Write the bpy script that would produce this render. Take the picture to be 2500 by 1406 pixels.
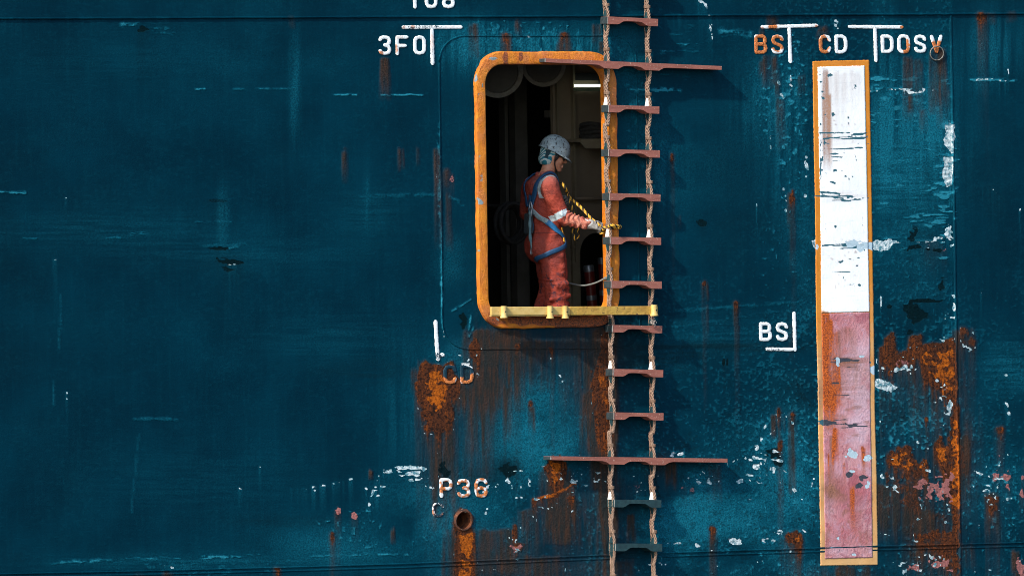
import bpy, bmesh, math, random
import numpy as np
from mathutils import Vector, Matrix
from mathutils.bvhtree import BVHTree

for o in list(bpy.data.objects):
    bpy.data.objects.remove(o, do_unlink=True)
SC = bpy.context.scene
COL = SC.collection
random.seed(7)
RNG = np.random.default_rng(11)

# ------------------------------------------------------------------ camera
YAW = math.radians(30.0)          # the hull is seen obliquely from the left
ROLL = math.radians(0.85)
FPX = 22000.0                     # long lens, in units of a 2500 wide frame
PPM = 300.0
DIST = FPX / PPM
CEN = Vector((0.0, 0.0, 5.0))     # hull point at the middle of the frame
FWD = Vector((math.sin(YAW), math.cos(YAW), 0.0))
R0 = Vector((math.cos(YAW), -math.sin(YAW), 0.0))
Z0 = Vector((0, 0, 1))
RIGHT = R0 * math.cos(ROLL) - Z0 * math.sin(ROLL)
UP = Z0 * math.cos(ROLL) + R0 * math.sin(ROLL)
EYE = CEN - FWD * DIST
cam_d = bpy.data.cameras.new('camera')
cam_d.sensor_width = 36.0
cam_d.lens = 36.0 * FPX / 2500.0
cam_d.clip_start = 1.0
cam_d.clip_end = 3000.0
cam = bpy.data.objects.new('camera', cam_d)
COL.objects.link(cam)
cam.matrix_world = Matrix((
    (RIGHT.x, UP.x, -FWD.x, EYE.x),
    (RIGHT.y, UP.y, -FWD.y, EYE.y),
    (RIGHT.z, UP.z, -FWD.z, EYE.z),
    (0, 0, 0, 1)))
SC.camera = cam

# ------------------------------------------------------------------ daylight
LDIR = Vector((0.745, 0.285, -0.60)).normalized()      # raking sun from the upper left
SUN_EL = math.asin(-LDIR.z)
world = bpy.data.worlds.new('World')
SC.world = world
world.use_nodes = True
wn = world.node_tree
for n in list(wn.nodes):
    wn.nodes.remove(n)
wo = wn.nodes.new('ShaderNodeOutputWorld')
wb = wn.nodes.new('ShaderNodeBackground')
sky = wn.nodes.new('ShaderNodeTexSky')
sky.sky_type = 'NISHITA'
sky.sun_disc = False
sky.sun_elevation = SUN_EL
sky.sun_rotation = math.atan2(-LDIR.x, -LDIR.y)
sky.air_density = 1.0
sky.dust_density = 1.5
wb.inputs[1].default_value = 0.15
wn.links.new(sky.outputs[0], wb.inputs[0])
wn.links.new(wb.outputs[0], wo.inputs[0])
sun_d = bpy.data.lights.new('sun', 'SUN')
sun_d.energy = 2.9
sun_d.angle = math.radians(1.6)
sun_d.color = (1.0, 0.93, 0.84)
sun = bpy.data.objects.new('sun', sun_d)
COL.objects.link(sun)
sun.rotation_euler = (-LDIR).to_track_quat('Z', 'Y').to_euler()
sun.location = (-20, -10, 25)
vs = SC.view_settings
vs.view_transform = 'Standard'
vs.look = 'None'
vs.gamma = 1.0
vs.use_curve_mapping = False
vs.exposure = 0.98
try:
    SC.cycles.use_denoising = True
    SC.cycles.filter_width = 0.9
    SC.cycles.max_bounces = 6
except Exception:
    pass

# ------------------------------------------------------------------ plan grid <-> hull
# plan units: a 2500 x 1406 survey grid on the hull side, 300 to the metre upright
def hp(px, py, d=0.0):
    """survey point -> point on the plane d metres outside the hull plating"""
    v = FWD + RIGHT * ((px - 1250.0) / FPX) - UP * ((py - 703.0) / FPX)
    t = (-d - EYE.y) / v.y
    return EYE + v * t

def to_plan(x, y, z):
    """arrays of points -> survey coordinates"""
    rx = x - EYE.x; ry = y - EYE.y; rz = z - EYE.z
    dep = rx * FWD.x + ry * FWD.y + rz * FWD.z
    a = (rx * RIGHT.x + ry * RIGHT.y + rz * RIGHT.z) / dep * FPX + 1250.0
    b = 703.0 - (rx * UP.x + ry * UP.y + rz * UP.z) / dep * FPX
    return a, b

# ------------------------------------------------------------------ wear survey (numpy noise)
SX0, SY0, ST = -130, -70, 2
RW, RH = (2640 - SX0) // ST, (1480 - SY0) // ST
XX, YY = np.meshgrid(SX0 + ST * np.arange(RW, dtype=np.float32), SY0 + ST * np.arange(RH, dtype=np.float32))

def vnoise(sx, sy, seed, octv=3, gain=0.55):
    out = np.zeros((RH, RW), np.float32); amp = 1.0; tot = 0.0
    rg = np.random.default_rng(seed)
    for o in range(octv):
        gx = XX / (sx / 2 ** o) + 60; gy = YY / (sy / 2 ** o) + 60
        ix = np.floor(gx).astype(np.int64); iy = np.floor(gy).astype(np.int64)
        fx = gx - ix; fy = gy - iy
        ix -= ix.min(); iy -= iy.min()
        L = rg.random((iy.max() + 2, ix.max() + 2)).astype(np.float32)
        fx = fx * fx * (3 - 2 * fx); fy = fy * fy * (3 - 2 * fy)
        v = (L[iy, ix] * (1 - fx) + L[iy, ix + 1] * fx) * (1 - fy) + (L[iy + 1, ix] * (1 - fx) + L[iy + 1, ix + 1] * fx) * fy
        out += amp * v; tot += amp; amp *= gain
    out /= tot
    lo, hi = np.percentile(out, 1), np.percentile(out, 99)
    return np.clip((out - lo) / (hi - lo), 0, 1).astype(np.float32)

NZ = {
    'f': vnoise(8, 8, 1, 2), 'm': vnoise(26, 22, 2, 4, .65), 'l': vnoise(90, 80, 3, 4), 'h': vnoise(320, 260, 4, 3),
    'v': vnoise(9, 150, 5, 3), 'w': vnoise(26, 260, 6, 3), 's': vnoise(90, 5, 7, 3), 't': vnoise(36, 7, 8, 3),
    'm2': vnoise(20, 26, 9, 4, .68), 'c': vnoise(14, 12, 10, 3, .6), 'g': vnoise(5, 4.4, 12, 1), 'q': vnoise(60, 4.0, 13, 2, .7),
}
KEYS = ['rust', 'org', 'chip', 'pink', 'scuff_lit', 'grime_shade', 'stain', 'dark', 'bright',
        'pteal', 'prust', 'pstain', 'pgrey', 'pred', 'ppale', 'plav', 'frust_shade', 'fgrey', 'fdull', 'lr', 'lw']
MK = {k: np.zeros((RH, RW), np.float32) for k in KEYS}

def win(x0, y0, x1, y1):
    a = max(0, int((x0 - SX0) // ST)); b = min(RW, int((x1 - SX0) // ST) + 2)
    c = max(0, int((y0 - SY0) // ST)); d = min(RH, int((y1 - SY0) // ST) + 2)
    return slice(c, max(c, d)), slice(a, max(a, b))

def blob(k, cx, cy, rx, ry, s=1.0, rough=0.7, n='m', hard=3.0):
    rough = rough * 1.25 if k in ('pgrey', 'pteal', 'pink') else rough
    W = win(cx - rx * 1.9, cy - ry * 1.9, cx + rx * 1.9, cy + ry * 1.9)
    d = np.hypot((XX[W] - cx) / rx, (YY[W] - cy) / ry)
    v = np.clip((1 - d + rough * (.7 * NZ[n][W] + .3 * NZ['g'][W] - .5) * 2) * hard, 0, 1) * s * np.clip((1.9 - d) * 4, 0, 1)
    MK[k][W] = np.maximum(MK[k][W], v)

def soft(k, cx, cy, rx, ry, s=1.0, n='l', a=.8):
    W = win(cx - rx * 2.4, cy - ry * 2.4, cx + rx * 2.4, cy + ry * 2.4)
    d2 = ((XX[W] - cx) / rx) ** 2 + ((YY[W] - cy) / ry) ** 2
    MK[k][W] += s * np.exp(-d2 * 1.2) * np.clip(1 - a + 2 * a * NZ[n][W], 0, 2)

def streak(k, x, y0, y1, w, s=1.0, flare=0.3, p=0.8, n='v', lean=.016, top=10, a=.75):
    W = win(x - w * (2 + flare * 2) - 20, y0 - 14, x + w * (2 + flare * 2) + 20 + abs(lean) * (y1 - y0), y1)
    wob = (NZ['m'][W] - .5) * 16
    t = np.clip((YY[W] - y0 - wob) / (y1 - y0), 0, 1)
    c = x + lean * (YY[W] - y0) + (NZ['w'][W] - .5) * w * .6
    ww = w * (1 + flare * t)
    v = np.clip(1.6 - 1.6 * np.abs((XX[W] - c) / ww) ** 1.5, 0, 1)
    v = v * np.clip((YY[W] - y0 - wob) / top, 0, 1) * (1 - t) ** p * np.clip(1 - a + 2 * a * NZ[n][W], 0, 1.6)
    MK[k][W] = np.maximum(MK[k][W], np.clip(v * s, 0, 1))

def poly(k, pts, s=1.0, rough=8, n=('m', 'm2'), cut=0.0, cn='c'):
    xs = [p[0] for p in pts]; ys = [p[1] for p in pts]
    W = win(min(xs) - rough, min(ys) - rough, max(xs) + rough, max(ys) + rough)
    x = XX[W] + (NZ[n[0]][W] - .5) * 2 * rough; y = YY[W] + (NZ[n[1]][W] - .5) * 2 * rough
    ins = np.zeros(x.shape, bool)
    j = len(pts) - 1
    for i in range(len(pts)):
        xi, yi = pts[i]; xj, yj = pts[j]
        c = ((yi > y) != (yj > y)) & (x < (xj - xi) * (y - yi) / (yj - yi + 1e-9) + xi)
        ins ^= c; j = i
    v = ins.astype(np.float32)
    if cut > 0:
        v *= np.clip((NZ[cn][W] - cut) * 6 + .5, 0, 1)
    MK[k][W] = np.maximum(MK[k][W], v * s)

def scr(k, x0, y0, x1, y1, w=2.0, s=1.0, gap=.45, n='t', wob=3):
    W = win(min(x0, x1) - 14, min(y0, y1) - 14, max(x0, x1) + 14, max(y0, y1) + 14)
    x = XX[W] + (NZ['m'][W] - .5) * wob; y = YY[W] + (NZ['m2'][W] - .5) * wob
    L2 = (x1 - x0) ** 2 + (y1 - y0) ** 2
    t = np.clip(((x - x0) * (x1 - x0) + (y - y0) * (y1 - y0)) / L2, 0, 1)
    d = np.hypot(x - x0 - t * (x1 - x0), y - y0 - t * (y1 - y0))
    w = w * (.35 + 1.1 * NZ['c'][W]) * (.55 if k == 'pteal' else 1.0)
    if k == 'pteal': gap, s = gap + .06, s * .85
    v = np.clip(1.5 - d / w, 0, 1) * np.clip((.6 * NZ[n][W] + .4 * NZ['f'][W] - gap + .06) * 8, 0, 1)
    MK[k][W] = np.maximum(MK[k][W], v * s)

def spk(k, cx, cy, rx, ry, thr=.7, n='f', s=1.0, hard=8):
    W = win(cx - rx * 1.6, cy - ry * 1.6, cx + rx * 1.6, cy + ry * 1.6)
    d2 = ((XX[W] - cx) / rx) ** 2 + ((YY[W] - cy) / ry) ** 2
    e = np.clip(1.25 - d2, 0, 1)
    v = np.clip((NZ[n][W] + .25 * (NZ['l'][W] - .5) - thr - (1 - e) * .35) * hard, 0, 1) * (e > 0)
    MK[k][W] = np.maximum(MK[k][W], v * s)

def run(fn, k, rows):
    for r in rows:
        fn(k, *r)

# --- broad fading of the teal paint, partly painted-in light around the middle
run(soft, 'scuff_lit', [
    (1180, 120, 150, 60, .34, 'v'), (1340, 105, 150, 45, .42, 'v'), (1130, 100, 60, 60, .30, 'v'), (1500, 130, 50, 60, .3),
    (1290, 1000, 150, 110, .36), (1330, 1100, 170, 90, .40), (1130, 1310, 160, 90, .40), (1080, 1200, 130, 90, .30),
    (1750, 1290, 190, 100, .42), (1850, 1180, 150, 120, .28), (1690, 1250, 100, 110, .3), (1960, 1250, 60, 140, .34),
    (1930, 1120, 70, 180, .25), (1880, 250, 90, 120, .30, 'v'), (1930, 340, 60, 200, .28, 'v'), (1960, 620, 60, 160, .22),
    (2240, 320, 110, 170, .46, 'v'), (2190, 430, 110, 120, .34, 's'), (2290, 280, 40, 180, .4), (2160, 260, 30, 260, .3, 'v'),
    (2430, 110, 70, 90, .34, 'v'), (2460, 900, 70, 60, .34, 's'), (2420, 1180, 120, 140, .2), (2240, 1000, 110, 80, .2),
    (2230, 640, 90, 160, .16), (1100, 640, 40, 60, .3), (1560, 300, 60, 240, .16), (1120, 860, 70, 70, .2),
    (1700, 400, 120, 120, .12), (1750, 820, 140, 50, .16, 's'), (1640, 880, 60, 60, .16), (820, 1330, 170, 60, .28),
    (500, 1375, 340, 26, .22, 's'), (250, 560, 300, 50, .13, 's'), (600, 620, 300, 40, .10, 's'), (300, 150, 300, 60, .06, 's'), (500, 1180, 300, 90, .07, 's'), (820, 820, 200, 60, .10, 's'), (640, 130, 300, 160, .05), (900, 520, 90, 60, .10, 's'),
    (1240, 640, 120, 400, .05), (2000, 1390, 500, 50, .22), (1540, 1180, 60, 160, .2), (1620, 430, 60, 120, .16, 'v'),
    (1000, 1000, 70, 160, .16, 'v'), (720, 210, 12, 130, .34, 'v'), (545, 530, 14, 80, .30, 'v'), (895, 500, 10, 110, .14, 'v'),
])
SOFT0 = np.clip(MK['scuff_lit'].copy(), 0, 1)
# horizontal rubbing marks on the left half and elsewhere
run(scr, 'scuff_lit', [
    (0, 470, 60, 470, 4, .8, .3), (320, 572, 350, 570, 4, .6, .3), (262, 582, 292, 581, 2.5, .6, .3), (60, 582, 90, 583, 2, .5, .3),
    (480, 218, 500, 219, 2, .8, .3), (570, 219, 720, 217, 2, .6, .5), (815, 233, 870, 233, 2, .9, .4), (930, 233, 1030, 232, 2, .9, .45),
    (300, 60, 420, 78, 9, .55, .5), (340, 72, 400, 76, 5, 1, .55), (480, 543, 565, 543, 2, .5, .5), (880, 480, 1060, 476, 5, .3, .4),
    (130, 1372, 420, 1362, 5, .6, .5), (420, 1362, 680, 1355, 5, .7, .55), (760, 1358, 1000, 1352, 3, .8, .5), (330, 1022, 430, 1023, 4, .35, .3),
    (340, 1060, 322, 1250, 3, .22, .2), (148, 720, 146, 850, 2, .35, .3), (130, 930, 132, 990, 2, .3, .2), (560, 605, 580, 604, 3, .7, .2),
    (1540, 220, 1660, 219, 4, .7, .4), (1600, 222, 1640, 222, 3, .9, .3), (1760, 78, 1830, 85, 8, .5, .5),
    (2030, 215, 2220, 218, 6, .7, .5), (2130, 225, 2200, 228, 5, .8, .5), (2200, 225, 2320, 240, 7, .7, .5), (2140, 460, 2330, 470, 8, .5, .5),
    (2120, 520, 2160, 500, 12, .6, .5), (2370, 195, 2480, 198, 4, .8, .5), (2090, 655, 2300, 628, 4, .25, .4), (2310, 290, 2322, 500, 5, .5, .4, 'v'),
    (1650, 760, 1960, 735, 4, .3, .3), (1650, 800, 1900, 760, 3, .25, .35), (500, 600, 600, 598, 4, .3, .4),
    (1070, 300, 1074, 560, 3, .7, .4, 'v'), (1076, 560, 1080, 800, 3, .7, .4, 'v'), (1105, 760, 1150, 730, 2, .8, .3), (1150, 770, 1144, 820, 2, .9, .3),
    (1158, 800, 1146, 822, 2, .8, .2), (1100, 480, 1130, 500, 4, .4, .3), (1330, 690, 1350, 692, 2, .2, .3),
])
run(spk, 'scuff_lit', [(870, 1300, 120, 80, .80, 'f', .8), (1090, 1340, 110, 50, .72, 'c', .7), (1240, 1330, 80, 60, .72, 'c', .6), (1750, 1310, 220, 90, .70, 'c', .6),
                   (1900, 1290, 110, 140, .70, 'f', .6), (1340, 1090, 150, 60, .68, 'c', .55), (1340, 1020, 120, 100, .72, 'f', .55), (2420, 1200, 120, 190, .76, 'f', .6),
                   (2220, 470, 110, 90, .62, 't', .9), (2230, 300, 110, 120, .66, 't', .8), (2300, 400, 40, 240, .58, 't', 1), (2150, 300, 24, 240, .66, 't', .9), (1880, 250, 60, 120, .70, 'f', .8), (1640, 130, 120, 90, .80, 't', .5), (1560, 300, 40, 200, .72, 'f', .5), (1240, 105, 180, 55, .62, 'f', .7), (1400, 105, 120, 45, .60, 'v', .7), (1150, 110, 80, 60, .55, 'v', .6), (1930, 290, 40, 240, .66, 'f', .9),
                   (1900, 640, 70, 130, .78, 'f', .6), (2230, 560, 100, 60, .78, 't', .6), (2000, 1395, 460, 40, .72, 'c', .6), (500, 1385, 300, 30, .78, 'f', .5)])
# --- grime, dark chips and soft painted shade
run(soft, 'grime_shade', [(1580, 870, 160, 28, .7, 's'), (1780, 845, 200, 14, .8, 's'), (900, 905, 130, 30, .35, 's'), (550, 640, 60, 40, .35, 's'),  # first two bands: part smear, part painted rail shadow
                    (1700, 1390, 200, 12, .3), (700, 1272, 160, 14, .35, 's'), (2270, 600, 60, 60, .4), (2240, 1290, 60, 160, .55, 'v'), (2420, 1060, 90, 60, .3, 's'),
                    (1950, 960, 60, 60, .4), (2190, 1000, 70, 30, .4), (1170, 1160, 60, 30, .5), (1060, 1165, 50, 40, .4), (2250, 1390, 160, 20, .3), (1240, 1140, 30, 30, .6),
                    (1440, 830, 120, 60, .4), (1540, 900, 60, 60, .3), (1220, 930, 60, 260, .35, 'v'), (1800, 500, 120, 240, .2), (60, 700, 220, 700, .18), (2440, 520, 70, 300, .2)])  # includes the sill shadow and darker hull edges, painted in as shade
run(blob, 'dark', [(550, 640, 34, 8, .9, 1.0, 't'), (540, 608, 26, 5, .7, 1, 't'), (555, 655, 16, 14, .6, 1, 't'), (355, 72, 16, 10, .7, 1), (540, 490, 40, 4, .5, 1, 't'),
                   (2260, 735, 30, 6, .8, 1, 't'), (2233, 765, 22, 22, .62, 1.5), (2222, 810, 10, 12, .8), (2173, 750, 9, 9, .6), (2228, 578, 12, 22, .6, 1),
                   (2230, 605, 24, 10, .7, 1), (2290, 612, 30, 12, .7, 1), (1130, 780, 14, 24, .7, .6), (1890, 1103, 28, 14, .66, 1.2), (1900, 1130, 14, 14, .62, 1),
                   (2130, 1060, 16, 6, .5), (1767, 886, 4, 12, .8, .4), (1776, 886, 3, 12, .8, .4), (1600, 1180, 14, 40, .5, 1), (1240, 1150, 22, 17, .62, .9),
                   (1085, 1150, 24, 20, .6, .8), (855, 355, 16, 12, .25, 1), (697, 365, 14, 10, .25, 1), (395, 465, 14, 12, .3, 1), (1710, 545, 14, 10, .6, 1), (2300, 690, 10, 20, .6, 1)])
# --- stains running down
for r in [(1155, 55, 150, 12, .8), (1234, 82, 135, 14, 1, .1, .2), (1263, 50, 92, 8, .9), (1376, 82, 130, 15, 1, .6, .2), (1455, 60, 120, 12, .7), (1470, 100, 140, 14, .8, .2, .3),
          (940, 140, 250, 12, .9, .6), (842, 362, 450, 7, .9), (838, 370, 420, 5, .7), (978, 360, 420, 9, .7), (1020, 360, 410, 6, .5), (712, 40, 70, 6, .7),
          (1066, 360, 620, 10, .85, .2), (1090, 410, 480, 12, 1, .6), (1094, 470, 620, 9, .7, .5), (1880, 130, 215, 24, .9, .2, .5), (1862, 140, 200, 12, .6),
          (1888, 38, 75, 18, .9, 0, .2), (1860, 70, 100, 8, .9), (2010, 60, 100, 12, .9, .8), (1897, 195, 250, 6, .9, .2), (1905, 240, 370, 12, .5), (1957, 180, 240, 10, .6),
          (2290, 120, 280, 22, 1, .2, .4), (2300, 230, 320, 12, .6), (2215, 130, 300, 12, .9, .4), (2222, 230, 290, 8, .8), (2240, 140, 300, 14, .4), (2255, 260, 330, 14, .5),
          (1930, 470, 560, 10, .9), (1722, 690, 740, 8, .9), (1722, 740, 850, 8, .35), (1795, 742, 780, 5, .7), (1640, 380, 420, 5, .7), (1658, 530, 560, 5, .4),
          (1932, 1010, 1210, 9, 1, .2, .4), (1886, 1010, 1080, 7, .9), (1903, 1000, 1040, 6, .9), (1913, 1020, 1060, 4, .6), (1742, 1290, 1340, 8, 1), (1640, 1120, 1200, 16, .9),
          (2340, 800, 1000, 18, .6), (2352, 1060, 1260, 14, .8), (2420, 1200, 1330, 18, .9), (2410, 30, 60, 18, .6), (2470, 30, 60, 14, .6), (2480, 1340, 1420, 12, .9), (2490, 1390, 1470, 12, .8),
          (1930, 780, 880, 6, .3), (1165, 800, 1180, 40, .7, .3, .5), (1240, 800, 1010, 46, .75, .2, .6), (1310, 830, 960, 60, .5, .2), (1170, 930, 1060, 22, .9), (1240, 940, 1090, 12, .9, .2),
          (1080, 1000, 1300, 40, .75, .3, .5), (1050, 950, 1160, 22, .8, .3), (1130, 940, 1040, 50, .55), (1300, 990, 1060, 9, .9), (1255, 820, 870, 16, .8), (1205, 860, 1000, 16, .8),
          (1470, 800, 1200, 36, .9, .2, .3), (1440, 950, 1130, 26, .7, .2, .4), (1482, 1130, 1380, 24, .8, .2, .4), (1365, 1140, 1330, 40, .95, .2, .4), (1395, 1210, 1290, 14, .9),
          (1540, 1250, 1330, 9, 1), (1290, 1240, 1380, 30, .5), (1210, 1290, 1420, 40, .7), (1130, 1290, 1480, 44, .8, .3, .2), (1500, 1360, 1480, 50, .6), (1330, 1350, 1480, 60, .5),
          (1745, 1130, 1230, 20, .3), (2180, 1180, 1330, 70, .75, .3), (2250, 1240, 1330, 40, .7), (2290, 1320, 1400, 80, .7), (2060, 1380, 1470, 26, .9), (2115, 1380, 1470, 12, .9), (905, 1140, 1175, 6, .8),
          (1105, 1130, 1180, 8, .7), (960, 1290, 1330, 6, .6), (1030, 880, 1120, 12, .6, .4), (1010, 900, 960, 8, .6), (410, 1395, 1470, 16, .8), (340, 1398, 1470, 14, .5)]:
    streak('stain', r[0], r[1], r[2], r[3], r[4] * (1.05 if r[1] < 700 else 1.4), *r[5:])
run(soft, 'stain', [(1190, 940, 40, 110, .6, 'v'), (1240, 900, 50, 70, .35, 'v'), (1300, 850, 130, 36, .30, 'v'), (1430, 900, 60, 120, .5, 'v'), (1470, 1000, 30, 160, .7, 'v'), (1380, 1280, 50, 80, .45, 'v'), (1490, 1300, 50, 140, .4, 'v'), (1210, 1370, 90, 50, .55, 'l'), (1330, 1390, 140, 26, .35, 'l'), (1070, 1080, 40, 90, .5, 'v'), (2200, 1230, 80, 80, .5, 'v'), (2290, 1300, 60, 80, .4, 'v'), (2360, 1120, 30, 120, .5, 'v'), (1610, 1150, 30, 40, .5), (2040, 1410, 90, 30, .4, 'v'), (1230, 830, 60, 40, .5), (1370, 830, 120, 40, .25), (1120, 960, 60, 40, .3), (1380, 1230, 50, 60, .3), (1160, 1350, 50, 50, .5)])
# --- rust patches
poly('rust', [(1018, 905), (1030, 882), (1060, 885), (1110, 888), (1116, 930), (1100, 990), (1106, 1030), (1080, 1060), (1050, 1050), (1034, 1000), (1016, 950)], .95, 12)
poly('rust', [(1060, 990), (1098, 980), (1102, 1040), (1066, 1052)], .8, 10)
poly('rust', [(1144, 850), (1160, 825), (1172, 850), (1166, 880), (1150, 872)], .9, 6)
poly('rust', [(1445, 905), (1488, 905), (1492, 1000), (1486, 1090), (1470, 1100), (1456, 1050), (1452, 980)], .75, 10)
poly('rust', [(1470, 820), (1492, 800), (1494, 905), (1450, 910)], .55, 8)
poly('rust', [(1340, 1118), (1372, 1112), (1392, 1130), (1378, 1160), (1372, 1200), (1350, 1220), (1334, 1160)], .9, 10)
poly('rust', [(1112, 1300), (1158, 1300), (1160, 1330), (1156, 1480), (1114, 1480), (1112, 1330)], .8, 7)
poly('rust', [(2164, 816), (2180, 816), (2184, 850), (2190, 858), (2222, 855), (2224, 816), (2246, 814), (2250, 846), (2330, 828), (2336, 1000), (2300, 960), (2258, 920), (2262, 880), (2220, 868), (2196, 880), (2176, 905), (2152, 885), (2150, 858)], 1, 9, ('c', 'm2'), .16)
poly('rust', [(2318, 1000), (2338, 990), (2342, 1330), (2320, 1330), (2326, 1250), (2302, 1150), (2280, 1100), (2296, 1060), (2306, 1100), (2318, 1080)], 1, 8, ('c', 'm2'), .08)
poly('rust', [(2190, 1088), (2220, 1085), (2226, 1120), (2268, 1125), (2262, 1150), (2230, 1150), (2176, 1140), (2172, 1112)], 1, 9, ('c', 'm2'), .1)
poly('rust', [(2200, 1140), (2250, 1150), (2240, 1200), (2260, 1250), (2220, 1240), (2190, 1190)], .5, 14, ('c', 'm2'), .3)
poly('rust', [(2240, 1295), (2330, 1295), (2336, 1330), (2346, 1400), (2310, 1370), (2290, 1340), (2250, 1335)], .8, 12, ('c', 'm2'), .25)
poly('rust', [(1914, 1310), (1945, 1292), (1962, 1300), (1960, 1325), (1950, 1340), (1938, 1322), (1922, 1325)], 1, 7, ('c', 'm2'))
poly('rust', [(1926, 480), (1936, 462), (1938, 490), (1930, 498)], 1, 3)
poly('rust', [(2404, 1206), (2440, 1210), (2432, 1245), (2412, 1240)], .7, 9, ('c', 'm2'), .2)
run(blob, 'rust', [(2370, 830, 16, 22, .6), (2360, 810, 20, 12, .6), (1640, 382, 4, 12, .8), (1720, 690, 6, 10, .8), (1797, 740, 5, 4, .7), (1740, 1290, 10, 6, .9, .5, 'c'), (824, 1251, 5, 7, .5),
                   (812, 1308, 5, 12, .9), (1904, 1085, 8, 18, .8), (1934, 1010, 9, 10, .8), (1902, 1005, 5, 14, .9), (2262, 1024, 5, 8, 1, .4), (2440, 1048, 12, 8, .6), (2240, 1180, 20, 20, .4),
                   (1270, 1330, 16, 16, .7), (1256, 1300, 8, 30, .7), (1395, 1218, 8, 8, .8), (2170, 1125, 10, 24, .7), (2165, 1160, 8, 20, .7), (2300, 1260, 24, 10, .4), (1230, 858, 10, 8, .6), (1262, 848, 12, 12, .6),
                   (1345, 852, 6, 6, .8), (1295, 985, 7, 8, .7), (676, 1388, 8, 3, .9, .3), (1130, 1280, 30, 42, .9, .3), (2345, 1125, 10, 40, .5), (2398, 40, 14, 8, .7), (1235, 95, 9, 14, .6, .8), (1376, 85, 10, 8, .7)])
# bright orange rust
poly('org', [(1046, 925), (1075, 900), (1088, 930), (1090, 955), (1082, 1000), (1060, 1000), (1046, 980)], 1, 9, ('c', 'm2'), .2)
poly('org', [(1460, 920), (1482, 920), (1486, 990), (1474, 990)], .6, 8, ('c', 'm2'), .2)
poly('org', [(1346, 1125), (1370, 1130), (1368, 1160), (1356, 1190), (1346, 1170)], .9, 6, ('c', 'm2'), .2)
poly('org', [(1120, 1308), (1156, 1300), (1150, 1340), (1146, 1370), (1128, 1340)], 1, 6, ('c', 'm2'), .05)
poly('org', [(1124, 1370), (1152, 1370), (1150, 1410), (1120, 1410)], .8, 8, ('c', 'm2'), .2)
poly('org', [(2250, 870), (2330, 850), (2334, 960), (2300, 930), (2270, 900)], .9, 10, ('c', 'm2'), .42)
poly('org', [(2324, 1020), (2340, 1020), (2342, 1240), (2322, 1230)], .9, 6, ('c', 'm2'), .3)
poly('org', [(2284, 1090), (2310, 1100), (2312, 1130), (2290, 1120)], .9, 6, ('c', 'm2'), .3)
poly('org', [(2178, 1100), (2215, 1100), (2220, 1128), (2260, 1130), (2250, 1144), (2180, 1138)], .9, 7, ('c', 'm2'), .3)
poly('org', [(1920, 1306), (1950, 1300), (1958, 1320), (1944, 1318)], .8, 5, ('c', 'm2'), .2)
run(scr, 'org', [(1300, 1218, 1350, 1208, 4, .9, .1), (1350, 1208, 1405, 1180, 4, .7, .15), (2300, 900, 2306, 990, 5, .8, .35), (2170, 880, 2180, 940, 8, .5, .45), (2340, 1080, 2342, 1240, 4, .8, .25)])
run(blob, 'org', [(1133, 1330, 10, 26, 1, .4), (1262, 1336, 9, 8, .6), (2262, 1024, 3, 4, .8), (1352, 1160, 8, 22, .8, .7), (1930, 480, 5, 10, .6)])
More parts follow.
